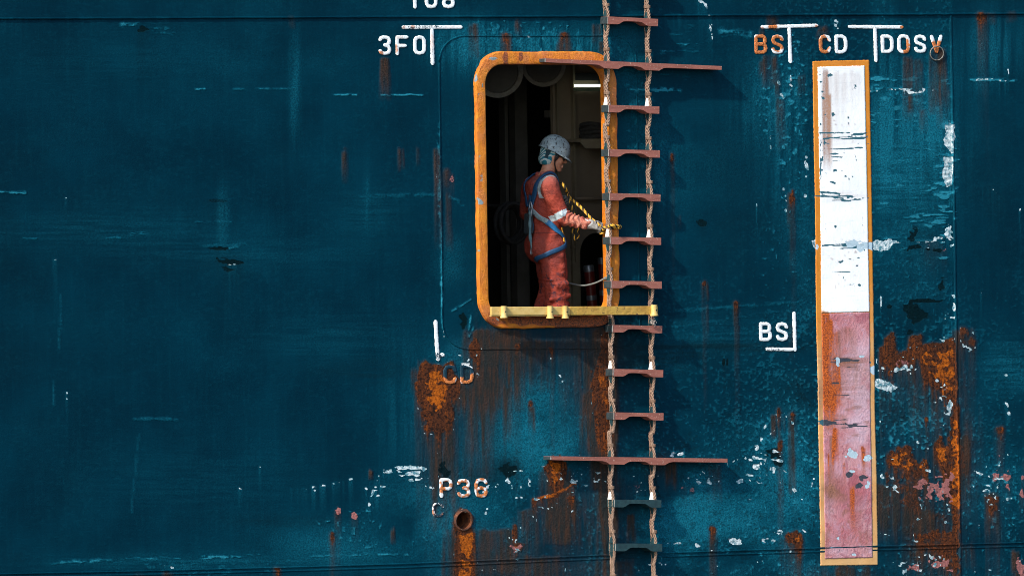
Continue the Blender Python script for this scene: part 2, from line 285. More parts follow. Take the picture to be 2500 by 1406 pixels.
# --- pale chips
run(scr, 'chip', [
    (940, 1150, 1040, 1140, 4, 1, .4), (965, 1140, 1030, 1146, 6, 1, .42), (960, 1158, 1024, 1158, 4, .9, .45), (905, 1190, 1060, 1160, 4, 1, .5), (880, 1165, 760, 1192, 3, .9, .4), (700, 1194, 750, 1193, 1.6, .5, .5),
    (900, 1230, 925, 1160, 4, .9, .5), (1040, 1185, 1075, 1195, 3, .9, .35), (1190, 1190, 1240, 1175, 5, .9, .4), (1180, 1200, 1215, 1196, 3, .9, .3), (1215, 1155, 1330, 1140, 2.5, .9, .5),
    (1260, 1215, 1330, 1218, 4, .9, .35), (1310, 1190, 1290, 1220, 3, .9, .4), (1230, 1285, 1270, 1350, 5, .9, .45), (1195, 1270, 1245, 1290, 3, .7, .45), (1258, 1300, 1262, 1345, 6, .9, .42), (1395, 1175, 1408, 1178, 3, .9, .2),
    (1190, 1240, 1184, 1258, 3, .9, .3), (1540, 1170, 1620, 1160, 5, .8, .5), (1550, 1200, 1600, 1185, 4, .8, .5), (1640, 1110, 1665, 1108, 5, 1, .4), (1685, 1170, 1705, 1175, 8, .8, .4), (1715, 1165, 1735, 1180, 4, 1, .3),
    (1790, 1125, 1870, 1118, 4, 1, .4), (1790, 1178, 1820, 1170, 6, 1, .35), (1820, 1162, 1900, 1140, 3, 1, .4), (1840, 1116, 1870, 1105, 7, 1, .35), (1852, 1080, 1870, 1040, 4, .9, .45), (1845, 1095, 1855, 1070, 6, 1, .4),
    (1880, 1060, 1905, 1040, 3, .9, .35), (1880, 1100, 1910, 1100, 4, .9, .4), (1886, 1120, 1912, 1125, 3, .9, .4), (1935, 1190, 1950, 1210, 6, 1, .2), (1945, 1200, 1955, 1215, 4, 1, .2), (1915, 1010, 1918, 1022, 3, 1, .2), (1895, 1012, 1885, 1015, 3, .9, .2),
    (1980, 1185, 1986, 1168, 3, .9, .3), (1825, 1219, 1850, 1219, 1.6, .9, .1), (1630, 1326, 1665, 1324, 3, .8, .45), (1895, 1302, 1905, 1300, 6, 1, .3), (1855, 1320, 1890, 1318, 6, 1, .4), (1790, 1322, 1805, 1325, 9, 1, .3), (1703, 1328, 1706, 1330, 6, 1, .1),
    (1845, 1370, 1890, 1368, 3, .8, .4), (1960, 1290, 1968, 1300, 5, .9, .3), (1100, 1190, 1112, 1200, 3, .6, .3), (1000, 60, 1010, 62, 2, .3, .5),
    (1735, 60, 1732, 76, 4, .9, .3), (1737, 80, 1738, 98, 2, .9, .3), (1708, 2, 1722, 12, 4, .9, .3), (1722, 12, 1728, 20, 2, .8, .3), (2042, 52, 2044, 72, 7, .7, .2), (1880, 380, 1882, 330, 2, .8, .3),
    (1930, 185, 1932, 220, 4, .8, .5), (1898, 190, 1903, 220, 3, .8, .45), (1906, 232, 1914, 240, 4, .8, .3), (1912, 460, 1918, 490, 4, 1, .2), (1916, 490, 1918, 520, 3, .9, .35), (1968, 385, 1966, 480, 3, .9, .5), (1968, 400, 1970, 420, 3, .9, .3),
    (1848, 498, 1850, 505, 1.5, 1, 0), (1754, 664, 1753, 680, 1.6, 1, 0), (2462, 170, 2463, 180, 1.5, 1, 0), (164, 958, 163, 974, 1.8, 1, 0), (2490, 510, 2490, 514, 2, 1, 0), (2396, 716, 2398, 720, 3, 1, 0), (2300, 192, 2310, 200, 2, .4),
    (2160, 218, 2320, 222, 3, .9, .5), (2210, 225, 2250, 220, 6, .9, .42), (2030, 225, 2190, 222, 2, .8, .5), (2380, 195, 2430, 194, 2, .9, .4), (2440, 198, 2470, 199, 2.5, 1, .3),
    (2320, 300, 2326, 340, 4, .9, .35), (2316, 550, 2325, 600, 6, 1, .42), (2260, 590, 2300, 580, 5, 1, .42), (2225, 592, 2330, 592, 2, .8, .4), (2265, 604, 2300, 604, 3, .9, .45), (2325, 680, 2330, 760, 4, 1, .38), (2310, 770, 2326, 780, 7, 1, .3),
    (2296, 830, 2326, 832, 4, .9, .3), (2150, 720, 2152, 760, 2, .9, .5), (2196, 870, 2230, 880, 4, .9, .4), (2220, 850, 2300, 842, 2, .9, .5), (2140, 880, 2150, 900, 8, 1, .3), (2180, 905, 2210, 895, 5, 1, .35), (2225, 890, 2222, 920, 4, .9, .4),
    (2290, 930, 2306, 945, 6, .9, .42), (2306, 960, 2316, 1010, 7, 1, .4), (2150, 1028, 2170, 1032, 3, .9, .35), (2240, 1082, 2268, 1090, 5, .9, .48), (2255, 1130, 2268, 1150, 5, 1, .3), (2160, 1130, 2190, 1200, 5, .8, .5), (2150, 1160, 2170, 1190, 4, .9, .4), (2300, 1040, 2318, 1042, 3, .8, .3),
    (2380, 1150, 2440, 1170, 3, .7, .5), (2440, 1130, 2460, 1110, 3, .8, .45), (2390, 1200, 2470, 1180, 3, .8, .48), (2444, 1290, 2450, 1300, 6, .9, .3), (2385, 1250, 2390, 1285, 3, .7, .45), (2456, 914, 2462, 908, 5, .9, .3), (2458, 984, 2460, 988, 4, 1, .1), (2462, 1008, 2466, 1010, 4, 1, .1),
    (2180, 1370, 2300, 1380, 4, .8, .5), (2160, 1395, 2250, 1400, 5, .8, .5), (2280, 1362, 2300, 1365, 8, .8, .35), (2300, 1385, 2340, 1380, 4, .8, .45), (2240, 1265, 2250, 1262, 4, .7, .3), (2450, 1240, 2460, 1215, 3, .7, .5), (2150, 1300, 2170, 1306, 3, .8, .4), (2220, 1316, 2240, 1320, 3, .8, .5),
    (449, 630, 451, 632, 2.5, 1, 0), (256, 355, 258, 357, 1.6, .9, 0), (160, 481, 162, 482, 2, .9, 0), (400, 1378, 420, 1384, 4, .7, .3), (130, 633, 140, 634, 1.5, .9, 0), (543, 105, 552, 108, 3, .7, .3), (764, 1190, 768, 1192, 6, .9, .2), (632, 1138, 634, 1140, 2.5, .9, 0), (585, 1190, 590, 1192, 3, .7, 0), (555, 645, 580, 645, 1.5, .8, .2),
    (0, 46, 700, 43, 1.5, .35, .62), (1600, 38, 2100, 36, 2, .6, .58), (1140, 50, 1160, 60, 2, .6, .4), (1300, 88, 1290, 90, 3, .8, .2), (1650, 330, 1680, 350, 2, .3, .5), (1062, 372, 1066, 440, 2, .5, .4), (1078, 780, 1084, 820, 3, .5, .4), (1110, 870, 1140, 866, 1.6, .8, .3), (1072, 866, 1084, 868, 3, .9, .1),
    (1138, 868, 1142, 878, 4, .9, .1), (1160, 870, 1180, 845, 2.5, .6, .3), (1340, 868, 1372, 930, 2.5, .8, .45), (1395, 920, 1402, 930, 3, .6, .3), (1440, 1120, 1410, 1108, 2, .5, .3), (1360, 1150, 1385, 1170, 4, .5, .5),
])
run(spk, 'chip', [(900, 1200, 60, 50, .84, 'f'), (1000, 1160, 60, 26, .80, 'f'), (1840, 1140, 130, 50, .86, 'f'), (2420, 1190, 90, 120, .87, 'f', .8), (2230, 1380, 120, 30, .82, 'c', .8), (2220, 900, 60, 50, .80, 'f'), (2300, 900, 36, 90, .80, 'f'),
                  (1250, 1310, 40, 60, .85, 'f'), (1680, 1170, 120, 30, .86, 'f'), (2200, 1130, 60, 60, .84, 'f'), (2210, 460, 110, 60, .87, 't', .8), (1300, 1200, 110, 30, .87, 'f'), (2420, 600, 80, 500, 1.03, 'f')])
MK['chip'] *= np.clip((.55 * NZ['g'] + .45 * NZ['c'] - .40) * 5, 0, 1)
# large peeled patches, pale undercoat
poly('chip', [(2306, 305), (2328, 305), (2330, 370), (2322, 375), (2306, 350)], .85, 5)
poly('chip', [(2302, 382), (2326, 378), (2326, 440), (2318, 452), (2308, 452), (2300, 428)], .85, 5)
poly('chip', [(2304, 556), (2322, 552), (2322, 582), (2308, 584)], .9, 5)
poly('chip', [(2128, 588), (2140, 582), (2180, 588), (2204, 588), (2178, 600), (2166, 614), (2130, 610)], .8, 6)
poly('chip', [(1978, 592), (2000, 588), (2000, 612), (1986, 608)], .7, 5)
poly('chip', [(2138, 925), (2156, 930), (2176, 935), (2192, 940), (2178, 954), (2150, 956), (2136, 940)], .95, 6)
poly('chip', [(2318, 972), (2326, 985), (2318, 1010), (2308, 995)], .9, 4)
poly('chip', [(1838, 1135), (1868, 1125), (1868, 1142), (1840, 1146)], .8, 5, ('f', 'f'), .35)
poly('chip', [(970, 1136), (1024, 1138), (1024, 1160), (968, 1160)], .9, 4, ('f', 'f'), .4, 't')
poly('chip', [(1790, 1316), (1808, 1318), (1806, 1332), (1790, 1326)], .95, 4)
poly('chip', [(1858, 1316), (1890, 1312), (1886, 1326), (1860, 1326)], .7, 4, ('f', 'f'), .3)
# pink and red undercoat showing
run(blob, 'pink', [(826, 1250, 7, 10, .9, .6, 'c'), (864, 1258, 8, 14, .8, .6, 'c'), (1262, 1336, 12, 14, .6, 1, 'c'), (2300, 1190, 26, 26, .8, 1.2, 'c'), (2290, 1205, 30, 16, .7, 1.2, 'c'), (2245, 1180, 10, 16, .6, 1, 'c'),
                   (2430, 1160, 9, 14, .6, 1, 'c'), (2458, 1175, 8, 20, .6, 1, 'c'), (2440, 1112, 6, 5, .6), (2496, 1180, 6, 40, .7, 1), (2300, 1375, 30, 14, .7, 1.2, 'c'), (2230, 1385, 14, 10, .6, 1, 'c'), (2490, 1385, 10, 24, .7, 1),
                   (2320, 985, 8, 12, .5), (1665, 1190, 8, 6, .5), (1690, 1195, 6, 6, .5), (1550, 1185, 26, 10, .4, 1, 'c'), (1103, 438, 7, 10, .5), (2275, 600, 18, 10, .35, 1, 't'), (2200, 885, 18, 12, .5, 1, 'c'), (2306, 610, 14, 12, .5)])
# --- draught panel wear
run(scr, 'pteal', [(2000, 325, 2116, 326, 3, 1, .3, 's'), (2004, 333, 2118, 332, 6, .9, .48, 's'), (2006, 350, 2120, 352, 8, .9, .52, 's'), (2002, 375, 2060, 380, 12, .8, .55), (2006, 600, 2110, 599, 3, 1, .1), (2004, 480, 2120, 486, 8, .9, .46, 's'),
                   (2004, 470, 2050, 474, 6, .9, .5), (2012, 440, 2040, 446, 6, .9, .45), (2086, 375, 2096, 420, 4, .9, .4), (2040, 420, 2060, 436, 6, .9, .5), (2090, 208, 2084, 240, 3, .8, .5), (2010, 205, 2110, 208, 2, .7, .5),
                   (2016, 560, 2042, 548, 5, .9, .5), (2040, 705, 2090, 690, 2, .9, .35), (2068, 690, 2098, 705, 4, .8, .5), (2038, 620, 2064, 640, 4, .8, .55), (2106, 530, 2112, 640, 4, .8, .5, 'v'), (2000, 240, 2004, 440, 4, .9, .5, 'v'), (2110, 180, 2112, 330, 4, .8, .55, 'v'),
                   (2062, 594, 2100, 606, 5, .8, .3), (2000, 1030, 2040, 1032, 10, 1, .15), (2030, 875, 2110, 880, 5, .8, .5), (2050, 890, 2120, 895, 4, .8, .5), (2000, 940, 2004, 1030, 3, .7, .5, 'v'), (2046, 1352, 2064, 1300, 2, .8, .1), (2012, 340, 2012, 366, 2, 1, .1)])
run(spk, 'pteal', [(2060, 250, 60, 100, .88, 'f', 1), (2050, 350, 60, 40, .80, 't', 1), (2056, 430, 60, 50, .84, 'f', 1), (2060, 500, 60, 50, .84, 't', 1), (2064, 660, 56, 80, .90, 'f', 1), (2050, 560, 50, 30, .88, 'f'), (2008, 260, 10, 160, .82, 'f'), (2010, 420, 10, 160, .82, 'f')])
run(blob, 'pteal', [(2098, 696, 5, 4, 1, .3), (2096, 630, 5, 3, 1, .5), (2060, 680, 3, 6, .9, .5), (2052, 1035, 36, 3, .6, 1, 't'), (2012, 1035, 14, 5, .8, .7), (2075, 1160, 12, 9, 1, .5, 'c'), (2104, 1165, 12, 12, 1, .7, 'c'), (2096, 1185, 10, 8, .9, .7), (2068, 880, 24, 4, .62, 1.2, 't'), (2126, 885, 8, 8, .9), (2026, 185, 6, 4, .6)])
run(blob, 'pgrey', [(2078, 596, 16, 11, 1, .6, 'c'), (2108, 600, 20, 16, 1, .6, 'c'), (2130, 602, 16, 12, 1, .4), (1996, 600, 10, 10, .9, .8), (2104, 870, 8, 4, 1, .4), (2084, 1108, 18, 11, 1, .7, 'c'), (2082, 1150, 14, 5, 1, .5), (2046, 880, 6, 12, .8, .8), (2118, 1118, 8, 8, .8, .7), (2122, 1185, 8, 10, .8, .8), (2046, 1312, 4, 6, .8), (2086, 1352, 8, 4, .8), (2136, 900, 10, 14, .9, .7)])
for r in [(2016, 165, 360, 7, .8, .6, .5), (2030, 170, 330, 22, .28, .3, .6), (2058, 170, 260, 14, .25), (2090, 175, 260, 16, .2), (2022, 840, 1010, 12, .6), (2036, 870, 960, 14, .5), (2060, 870, 900, 24, .6), (2020, 920, 960, 10, .7, .3, .6), (2030, 1060, 1240, 8, .6), (2060, 1010, 1060, 14, .5), (2110, 1100, 1160, 7, .9), (2122, 1100, 1125, 5, .9)]:
    streak('pstain', *r)
for r in [(2014, 755, 1000, 12, 1, .7, .35), (2030, 800, 930, 18, .8, .2, .6), (2040, 880, 1000, 14, .7), (2034, 940, 1050, 10, .7), (2040, 1040, 1130, 10, 1, .8, .4), (2050, 1100, 1180, 9, .6), (2080, 1185, 1300, 8, .9, .2, .5), (2022, 1105, 1150, 3, .8), (2036, 1105, 1130, 8, .8), (2105, 1085, 1130, 5, .9), (2016, 165, 200, 7, .5)]:
    streak('prust', *r)
run(soft, 'prust', [(2030, 960, 30, 60, .35), (2060, 980, 40, 50, .25), (2014, 765, 10, 8, .5)])
run(soft, 'pred', [(2060, 800, 60, 60, .40), (2030, 1180, 40, 60, .35), (2080, 1220, 60, 50, .5), (2070, 1300, 80, 40, .55), (2030, 1080, 30, 40, .4), (2060, 1260, 60, 80, .3), (2110, 1200, 30, 30, .5)])
run(scr, 'pstain', [(2006, 875, 2120, 900, 14, .45, .5, 's'), (2010, 950, 2040, 952, 18, .5, .45, 's'), (2014, 1190, 2060, 1215, 14, .35, .4), (2000, 930, 2006, 1030, 5, .5, .4, 'v')])
# --- door frame wear, and ladder shadow painted on the right side
run(blob, 'frust_shade', [(1234, 145, 7, 22, .9, .5), (1271, 140, 6, 13, 1, .6), (1390, 142, 20, 18, .35, .8), (1480, 140, 14, 16, .5, .6), (1320, 158, 140, 4, .7, 1, 'f'), (1330, 783, 130, 14, 1, .4), (1205, 785, 22, 12, .8, .6), (1450, 790, 110, 40, 1, .3), (1212, 765, 20, 10, .7, .8),
                    (1172, 520, 6, 20, .3, 1), (1176, 700, 8, 40, .25, 1), (1190, 790, 10, 8, .6), (1500, 240, 12, 40, .2), (1178, 560, 4, 24, .3)])
run(blob, 'fgrey', [(1206, 145, 14, 5, .9, .9, 'f'), (1162, 190, 5, 14, .8, 1, 'f'), (1166, 222, 4, 10, .8, 1, 'f'), (1178, 205, 3, 8, .7, 1, 'f'), (1174, 494, 9, 12, .9, 1, 'c'), (1170, 612, 8, 4, .9, .9, 'f'), (1172, 384, 5, 5, .8, 1, 'f'), (1176, 436, 5, 14, .6, 1, 'f'), (1215, 778, 8, 8, .6, .8)])
run(soft, 'fdull', [(1200, 180, 30, 50, .6), (1330, 135, 40, 12, .5), (1500, 220, 20, 60, .5), (1420, 140, 30, 14, .4)])
# --- rust on the welded letters
run(blob, 'lr', [(1856, 110, 24, 34, 1, .15), (1895, 104, 24, 26, .85, .3), (1885, 66, 14, 8, 1, .2), (1860, 70, 10, 8, .6), (2010, 110, 18, 30, .8, .5), (2212, 112, 12, 24, 1, .5), (2287, 120, 24, 27, 1, .2), (2202, 67, 6, 5, .9, .3), (1925, 110, 8, 50, .18, .3), (2138, 110, 8, 30, .18, .3),
                 (1054, 105, 8, 30, .4, .4), (1100, 67, 22, 5, .3, .4), (1008, 66, 7, 6, .6), (985, 68, 5, 6, .5), (978, 92, 16, 6, .35), (926, 132, 8, 10, .7), (968, 120, 4, 16, .6), (1098, 915, 24, 34, 1, .2), (1140, 925, 24, 26, .85, .3), (1086, 1190, 20, 30, .8, 1.2, 'f'), (1130, 1190, 20, 30, .75, 1.2, 'f'), (1175, 1190, 20, 30, .8, 1.2, 'f'), (1070, 1243, 24, 30, .7, 1, 'f'), (1993, 66, 4, 5, .7)])
run(blob, 'lw', [(1030, 67, 60, 6, .55, 1, 'f'), (1095, 67, 30, 6, .4, 1, 'f'), (1140, 66, 40, 6, .4, 1, 'f'), (1130, 905, 30, 20, .8, .4), (1095, 905, 24, 20, .9, .3), (1070, 1243, 30, 30, .65, 1.2, 'c'), (1130, 1190, 80, 30, .45, 1.2, 'f'), (1068, 870, 10, 20, .6, 1, 'f'), (2130, 66, 80, 6, .45, 1, 't'), (1960, 64, 50, 6, .42, 1, 't'), (1054, 130, 8, 30, .45, 1, 't'), (1885, 853, 30, 8, .5, 1, 'f')])
run(soft, 'ppale', [(2060, 1200, 200, 200, 1, 'm', .3), (2060, 1380, 200, 80, 1, 'm', .3), (2060, 960, 200, 130, .7, 'm', .4), (2136, 800, 16, 110, .5, 'm', .4), (2000, 900, 16, 60, .4, 'm', .4)])
run(soft, 'plav', [(2095, 960, 34, 90, 1.0, 'm'), (2100, 850, 22, 60, .6, 'm'), (2040, 1200, 30, 50, .5, 'c'), (2030, 1240, 26, 30, .5, 'c'), (2100, 1060, 26, 40, .6, 'm'), (2050, 1345, 60, 14, .6, 'c'), (2110, 1250, 14, 60, .3, 'c')])
for r in [(2017, 163, 420, 8, 1.6, .7, .5), (2026, 230, 420, 6, .9, .3, .6)]:
    streak('prust', r[0], r[1], r[2], r[3], .5, .6, .5)
    streak('pstain', *r)
run(soft, 'pstain', [(2030, 900, 24, 60, .3), (2075, 885, 40, 16, .45, 't'), (2030, 950, 30, 30, .4, 'q'), (2030, 1190, 30, 40, .3)])
for r in [(2040, 800, 960, 16, .7, .2, .5), (2070, 790, 900, 22, .5, .2, .6), (2030, 1010, 1060, 24, .6, .3), (2100, 880, 960, 18, .5), (2030, 1150, 1290, 26, .5, .3), (2090, 1200, 1330, 20, .4), (2110, 1290, 1370, 14, .6), (2020, 1290, 1370, 14, .5)]:
    streak('pstain', *r)
for r in [(2026, 770, 900, 9, .9, .4, .5), (2022, 880, 1000, 16, .9, .2, .6), (2050, 930, 1010, 9, .6), (2108, 1090, 1150, 8, .8), (2060, 1120, 1240, 5, .7)]:
    streak('prust', *r)
run(soft, 'pstain', [(2060, 345, 60, 22, .22, 'q'), (2060, 480, 60, 14, .28, 'q'), (2056, 230, 56, 80, .12, 'v'), (2060, 940, 70, 50, .35, 'q'), (2040, 1200, 50, 26, .35, 'm'), (2090, 885, 40, 18, .4, 'q')])
run(spk, 'pstain', [(2064, 1260, 60, 120, .70, 'c', .6), (2064, 1000, 60, 120, .74, 't', .6), (2060, 640, 56, 120, .86, 'f', .7), (2060, 280, 56, 120, .84, 'f', .7)])
for cy_, ry_, th_ in ((326, 6, .60), (345, 22, .68), (380, 30, .76), (478, 16, .66), (210, 8, .78), (600, 8, .70), (440, 20, .80), (250, 90, .90), (690, 40, .88), (890, 20, .66), (945, 26, .70), (1035, 10, .70)):
    spk('pteal', 2060, cy_, 66, ry_ * 1.6, th_, 'q', 1.0, 6)
def drip(src, dst, half, s_, nz='v'):
    acc = np.zeros(RW, np.float32); dec = .5 ** (ST / half)
    for y in range(RH):
        if y % 62 == 61: acc = np.roll(acc, 1)
        acc = np.maximum(acc * dec * (.985 + .03 * NZ['w'][y]), MK[src][y])
        MK[dst][y] = np.maximum(MK[dst][y], acc * s_ * np.clip(.25 + 1.3 * NZ[nz][y], 0, 1.3))
MK = {k: np.clip(v, 0, 1) for k, v in MK.items()}
MK['rust0'] = MK['rust'].copy()
drip('rust0', 'rust', 20, .92); drip('org', 'rust', 34, .8); drip('rust', 'stain', 60, .9)
del MK['rust0']
drip('prust', 'prust', 30, .8)
drip('pink', 'stain', 20, .4); drip('dark', 'grime_shade', 40, .5); drip('chip', 'scuff_lit', 26, .35)
halo = MK['rust'].copy()
for _ in range(5):
    halo = (halo + np.roll(halo, 1, 0) + np.roll(halo, -1, 0) + np.roll(halo, 1, 1) + np.roll(halo, -1, 1)) / 5
MK['stain'] = np.maximum(MK['stain'], np.clip(halo * 1.4, 0, .8))
MK['lw'] = np.maximum(MK['lw'], .40 * NZ['c']); MK['lr'] = np.maximum(MK['lr'], .30 * np.clip(NZ['l'] - .35, 0, 1))
lip = np.clip((halo - .12) * 6, 0, 1) * np.clip((.45 - halo) * 6, 0, 1) * np.clip((NZ['g'] * .5 + NZ['c'] * .5 - .60) * 7, 0, 1)
MK['chip'] = np.maximum(MK['chip'], lip * .8 * (YY > 780))
fl2 = np.clip((NZ['g'] * .45 + np.roll(NZ['c'], (53, 17), (0, 1)) * .3 + np.roll(NZ['l'], (11, 71), (0, 1)) * .25 - .70) * 9, 0, 1) * np.clip(np.exp(-((YY - 1165 + (XX - 1500) * .02) / 34) ** 2) * (XX > 900) * (XX < 1960) + np.exp(-((YY - 1385) / 34) ** 2) * (XX > 1150) * .9 + np.exp(-((XX - 2420) / 90) ** 2 - ((YY - 1190) / 90) ** 2), 0, 1)
MK['chip'] = np.maximum(MK['chip'], fl2 * .8)
MK['pink'] = np.maximum(MK['pink'], np.roll(fl2, (140, 230), (0, 1)) * (XX > 2140) * (YY > 1120) * .9)
wornzone = np.clip((XX - 900) / 500, 0, 1) * np.clip((YY - 620) / 500, 0, 1) * .8 + np.clip((XX - 1800) / 200, 0, 1) * .45 * (XX < 2325) + .10
fleck = np.clip((NZ['g'] * .5 + NZ['f'] * .25 + NZ['l'] * .25 - .60) * 8, 0, 1) * wornzone
MK['scuff_lit'] = np.clip(np.maximum(MK['scuff_lit'], MK['scuff_lit'] * .75 + fleck * .45), 0, 1)
MK['bright'] = np.clip((np.clip(MK['scuff_lit'] - SOFT0 * .75, 0, 1) * 1.25 - .12) * np.clip(.35 + NZ['g'] * .5 + NZ['t'] * .5, 0, 1.2), 0, 1)
pit = np.clip((np.roll(NZ['g'], (37, 91), (0, 1)) * .5 + NZ['m'] * .5 - .66) * 8, 0, 1) * wornzone
MK['grime_shade'] = np.clip(MK['grime_shade'] + pit * .6, 0, 1)
MK = {k: np.clip(v, 0, 1) for k, v in MK.items()}

def sample(keys, x, y, z):
    a, b = to_plan(np.asarray(x, float), np.asarray(y, float), np.asarray(z, float))
    gx = np.clip((a - SX0) / ST, 0, RW - 1.001); gy = np.clip((b - SY0) / ST, 0, RH - 1.001)
    ix = gx.astype(int); iy = gy.astype(int); fx = gx - ix; fy = gy - iy
    out = []
    for k in keys:
        m = MK[k]
        out.append((m[iy, ix] * (1 - fx) + m[iy, ix + 1] * fx) * (1 - fy) + (m[iy + 1, ix] * (1 - fx) + m[iy + 1, ix + 1] * fx) * fy)
    return np.stack(out, -1).astype(np.float32)

# relief of the plating: slow buckles between frames, plus the lapped plate on the right
_LX = RNG.random((40, 60)); _L2 = RNG.random((90, 140))
def _lat(L, u, v):
    u = np.mod(u, L.shape[1] - 2); v = np.mod(v, L.shape[0] - 2)
    iu = u.astype(int); iv = v.astype(int); fu = u - iu; fv = v - iv
    fu = fu * fu * fu * (fu * (fu * 6 - 15) + 10); fv = fv * fv * fv * (fv * (fv * 6 - 15) + 10)
    return (L[iv, iu] * (1 - fu) + L[iv, iu + 1] * fu) * (1 - fv) + (L[iv + 1, iu] * (1 - fu) + L[iv + 1, iu + 1] * fu) * fv
def relief(x, z):
    x = np.asarray(x, float); z = np.asarray(z, float)
    h = (_lat(_LX, x / .95 + 20, z / .8 + 10) - .5) * .016
    damage = np.clip((x + 1.2) / 2.5, 0.25, 1) * np.clip((6.6 - z) / 3.0, .3, 1)
    h = h + (_lat(_L2, x / .23 + 50, z / .21 + 30) - .5) * .0075 * damage
    h = h + (_lat(_L2, x / .085 + 90, z / .075 + 60) - .5) * .0022 * damage
    seam = hp(2331, 703).x
    h = h + .007 / (1 + np.exp(-(x - seam) / .006))
    return h
def on_hull(px, py, off=0.0):
    p = hp(px, py)
    return Vector((p.x, -float(relief(p.x, p.z)) - off, p.z))

# ------------------------------------------------------------------ materials
class NT:
    def __init__(self, name):
        self.m = bpy.data.materials.new(name)
        self.m.use_nodes = True
        self.t = self.m.node_tree
        for n in list(self.t.nodes):
            self.t.nodes.remove(n)
        self.out = self.t.nodes.new('ShaderNodeOutputMaterial')
        self.b = self.t.nodes.new('ShaderNodeBsdfPrincipled')
        self.t.links.new(self.b.outputs[0], self.out.inputs[0])
        self.tc = self.t.nodes.new('ShaderNodeTexCoord').outputs['Object']
    def put(self, sock, v):
        if isinstance(v, bpy.types.NodeSocket):
            self.t.links.new(v, sock)
        elif isinstance(v, (tuple, list)):
            sock.default_value = tuple(v) + ((1.0,) if len(v) == 3 and len(sock.default_value) == 4 else ())
        else:
            sock.default_value = v
    def noise(self, scale, detail=3.0, rough=.6, vec=None, stretch=None, dist=0.0):
        n = self.t.nodes.new('ShaderNodeTexNoise')
        v = vec or self.tc
        if stretch:
            mp = self.t.nodes.new('ShaderNodeMapping')
            mp.inputs['Scale'].default_value = stretch
            self.t.links.new(v, mp.inputs[0]); v = mp.outputs[0]
        self.t.links.new(v, n.inputs['Vector'])
        n.inputs['Scale'].default_value = scale
        n.inputs['Detail'].default_value = detail
        n.inputs['Roughness'].default_value = rough
        n.inputs['Distortion'].default_value = dist
        return n.outputs[0]
    def math(self, op, a, b=0.0, c=None, clamp=False):
        n = self.t.nodes.new('ShaderNodeMath'); n.operation = op; n.use_clamp = clamp
        self.put(n.inputs[0], a); self.put(n.inputs[1], b)
        if c is not None:
            self.put(n.inputs[2], c)
        return n.outputs[0]
    def ramp(self, v, lo, hi, smooth=True):
        n = self.t.nodes.new('ShaderNodeMapRange')
        n.interpolation_type = 'SMOOTHSTEP' if smooth else 'LINEAR'
        n.clamp = True
        self.put(n.inputs['Value'], v)
        n.inputs['From Min'].default_value = lo; n.inputs['From Max'].default_value = hi
        return n.outputs[0]
    def mix(self, f, a, b):
        n = self.t.nodes.new('ShaderNodeMix'); n.data_type = 'RGBA'
        self.put(n.inputs[0], f); self.put(n.inputs[6], a); self.put(n.inputs[7], b)
        return n.outputs[2]
    def attr(self, name):
        n = self.t.nodes.new('ShaderNodeAttribute'); n.attribute_name = name
        s = self.t.nodes.new('ShaderNodeSeparateColor')
        self.t.links.new(n.outputs['Color'], s.inputs[0])
        return s.outputs[0], s.outputs[1], s.outputs[2], n.outputs['Alpha']
    def edge(self, mask, nz, k=.5, lo=.38, hi=.62):
        return self.ramp(self.math('ADD', mask, self.math('MULTIPLY', self.math('SUBTRACT', nz, .5), k)), lo, hi)
    def bump(self, h, strength=1.0, dist=.01):
        n = self.t.nodes.new('ShaderNodeBump')
        self.put(n.inputs['Strength'], strength); n.inputs['Distance'].default_value = dist
        self.t.links.new(h, n.inputs['Height'])
        self.t.links.new(n.outputs[0], self.b.inputs['Normal'])
    def done(self, col, rough=.6, metal=0.0, spec=.5):
        self.put(self.b.inputs['Base Color'], col); self.put(self.b.inputs['Roughness'], rough)
        self.put(self.b.inputs['Metallic'], metal)
        self.put(self.b.inputs['Specular IOR Level'], spec)
        return self.m

TEAL_D, TEAL = (.0, .0165, .0310), (.0, .0255, .0455)
WHITE = (.78, .82, .82)

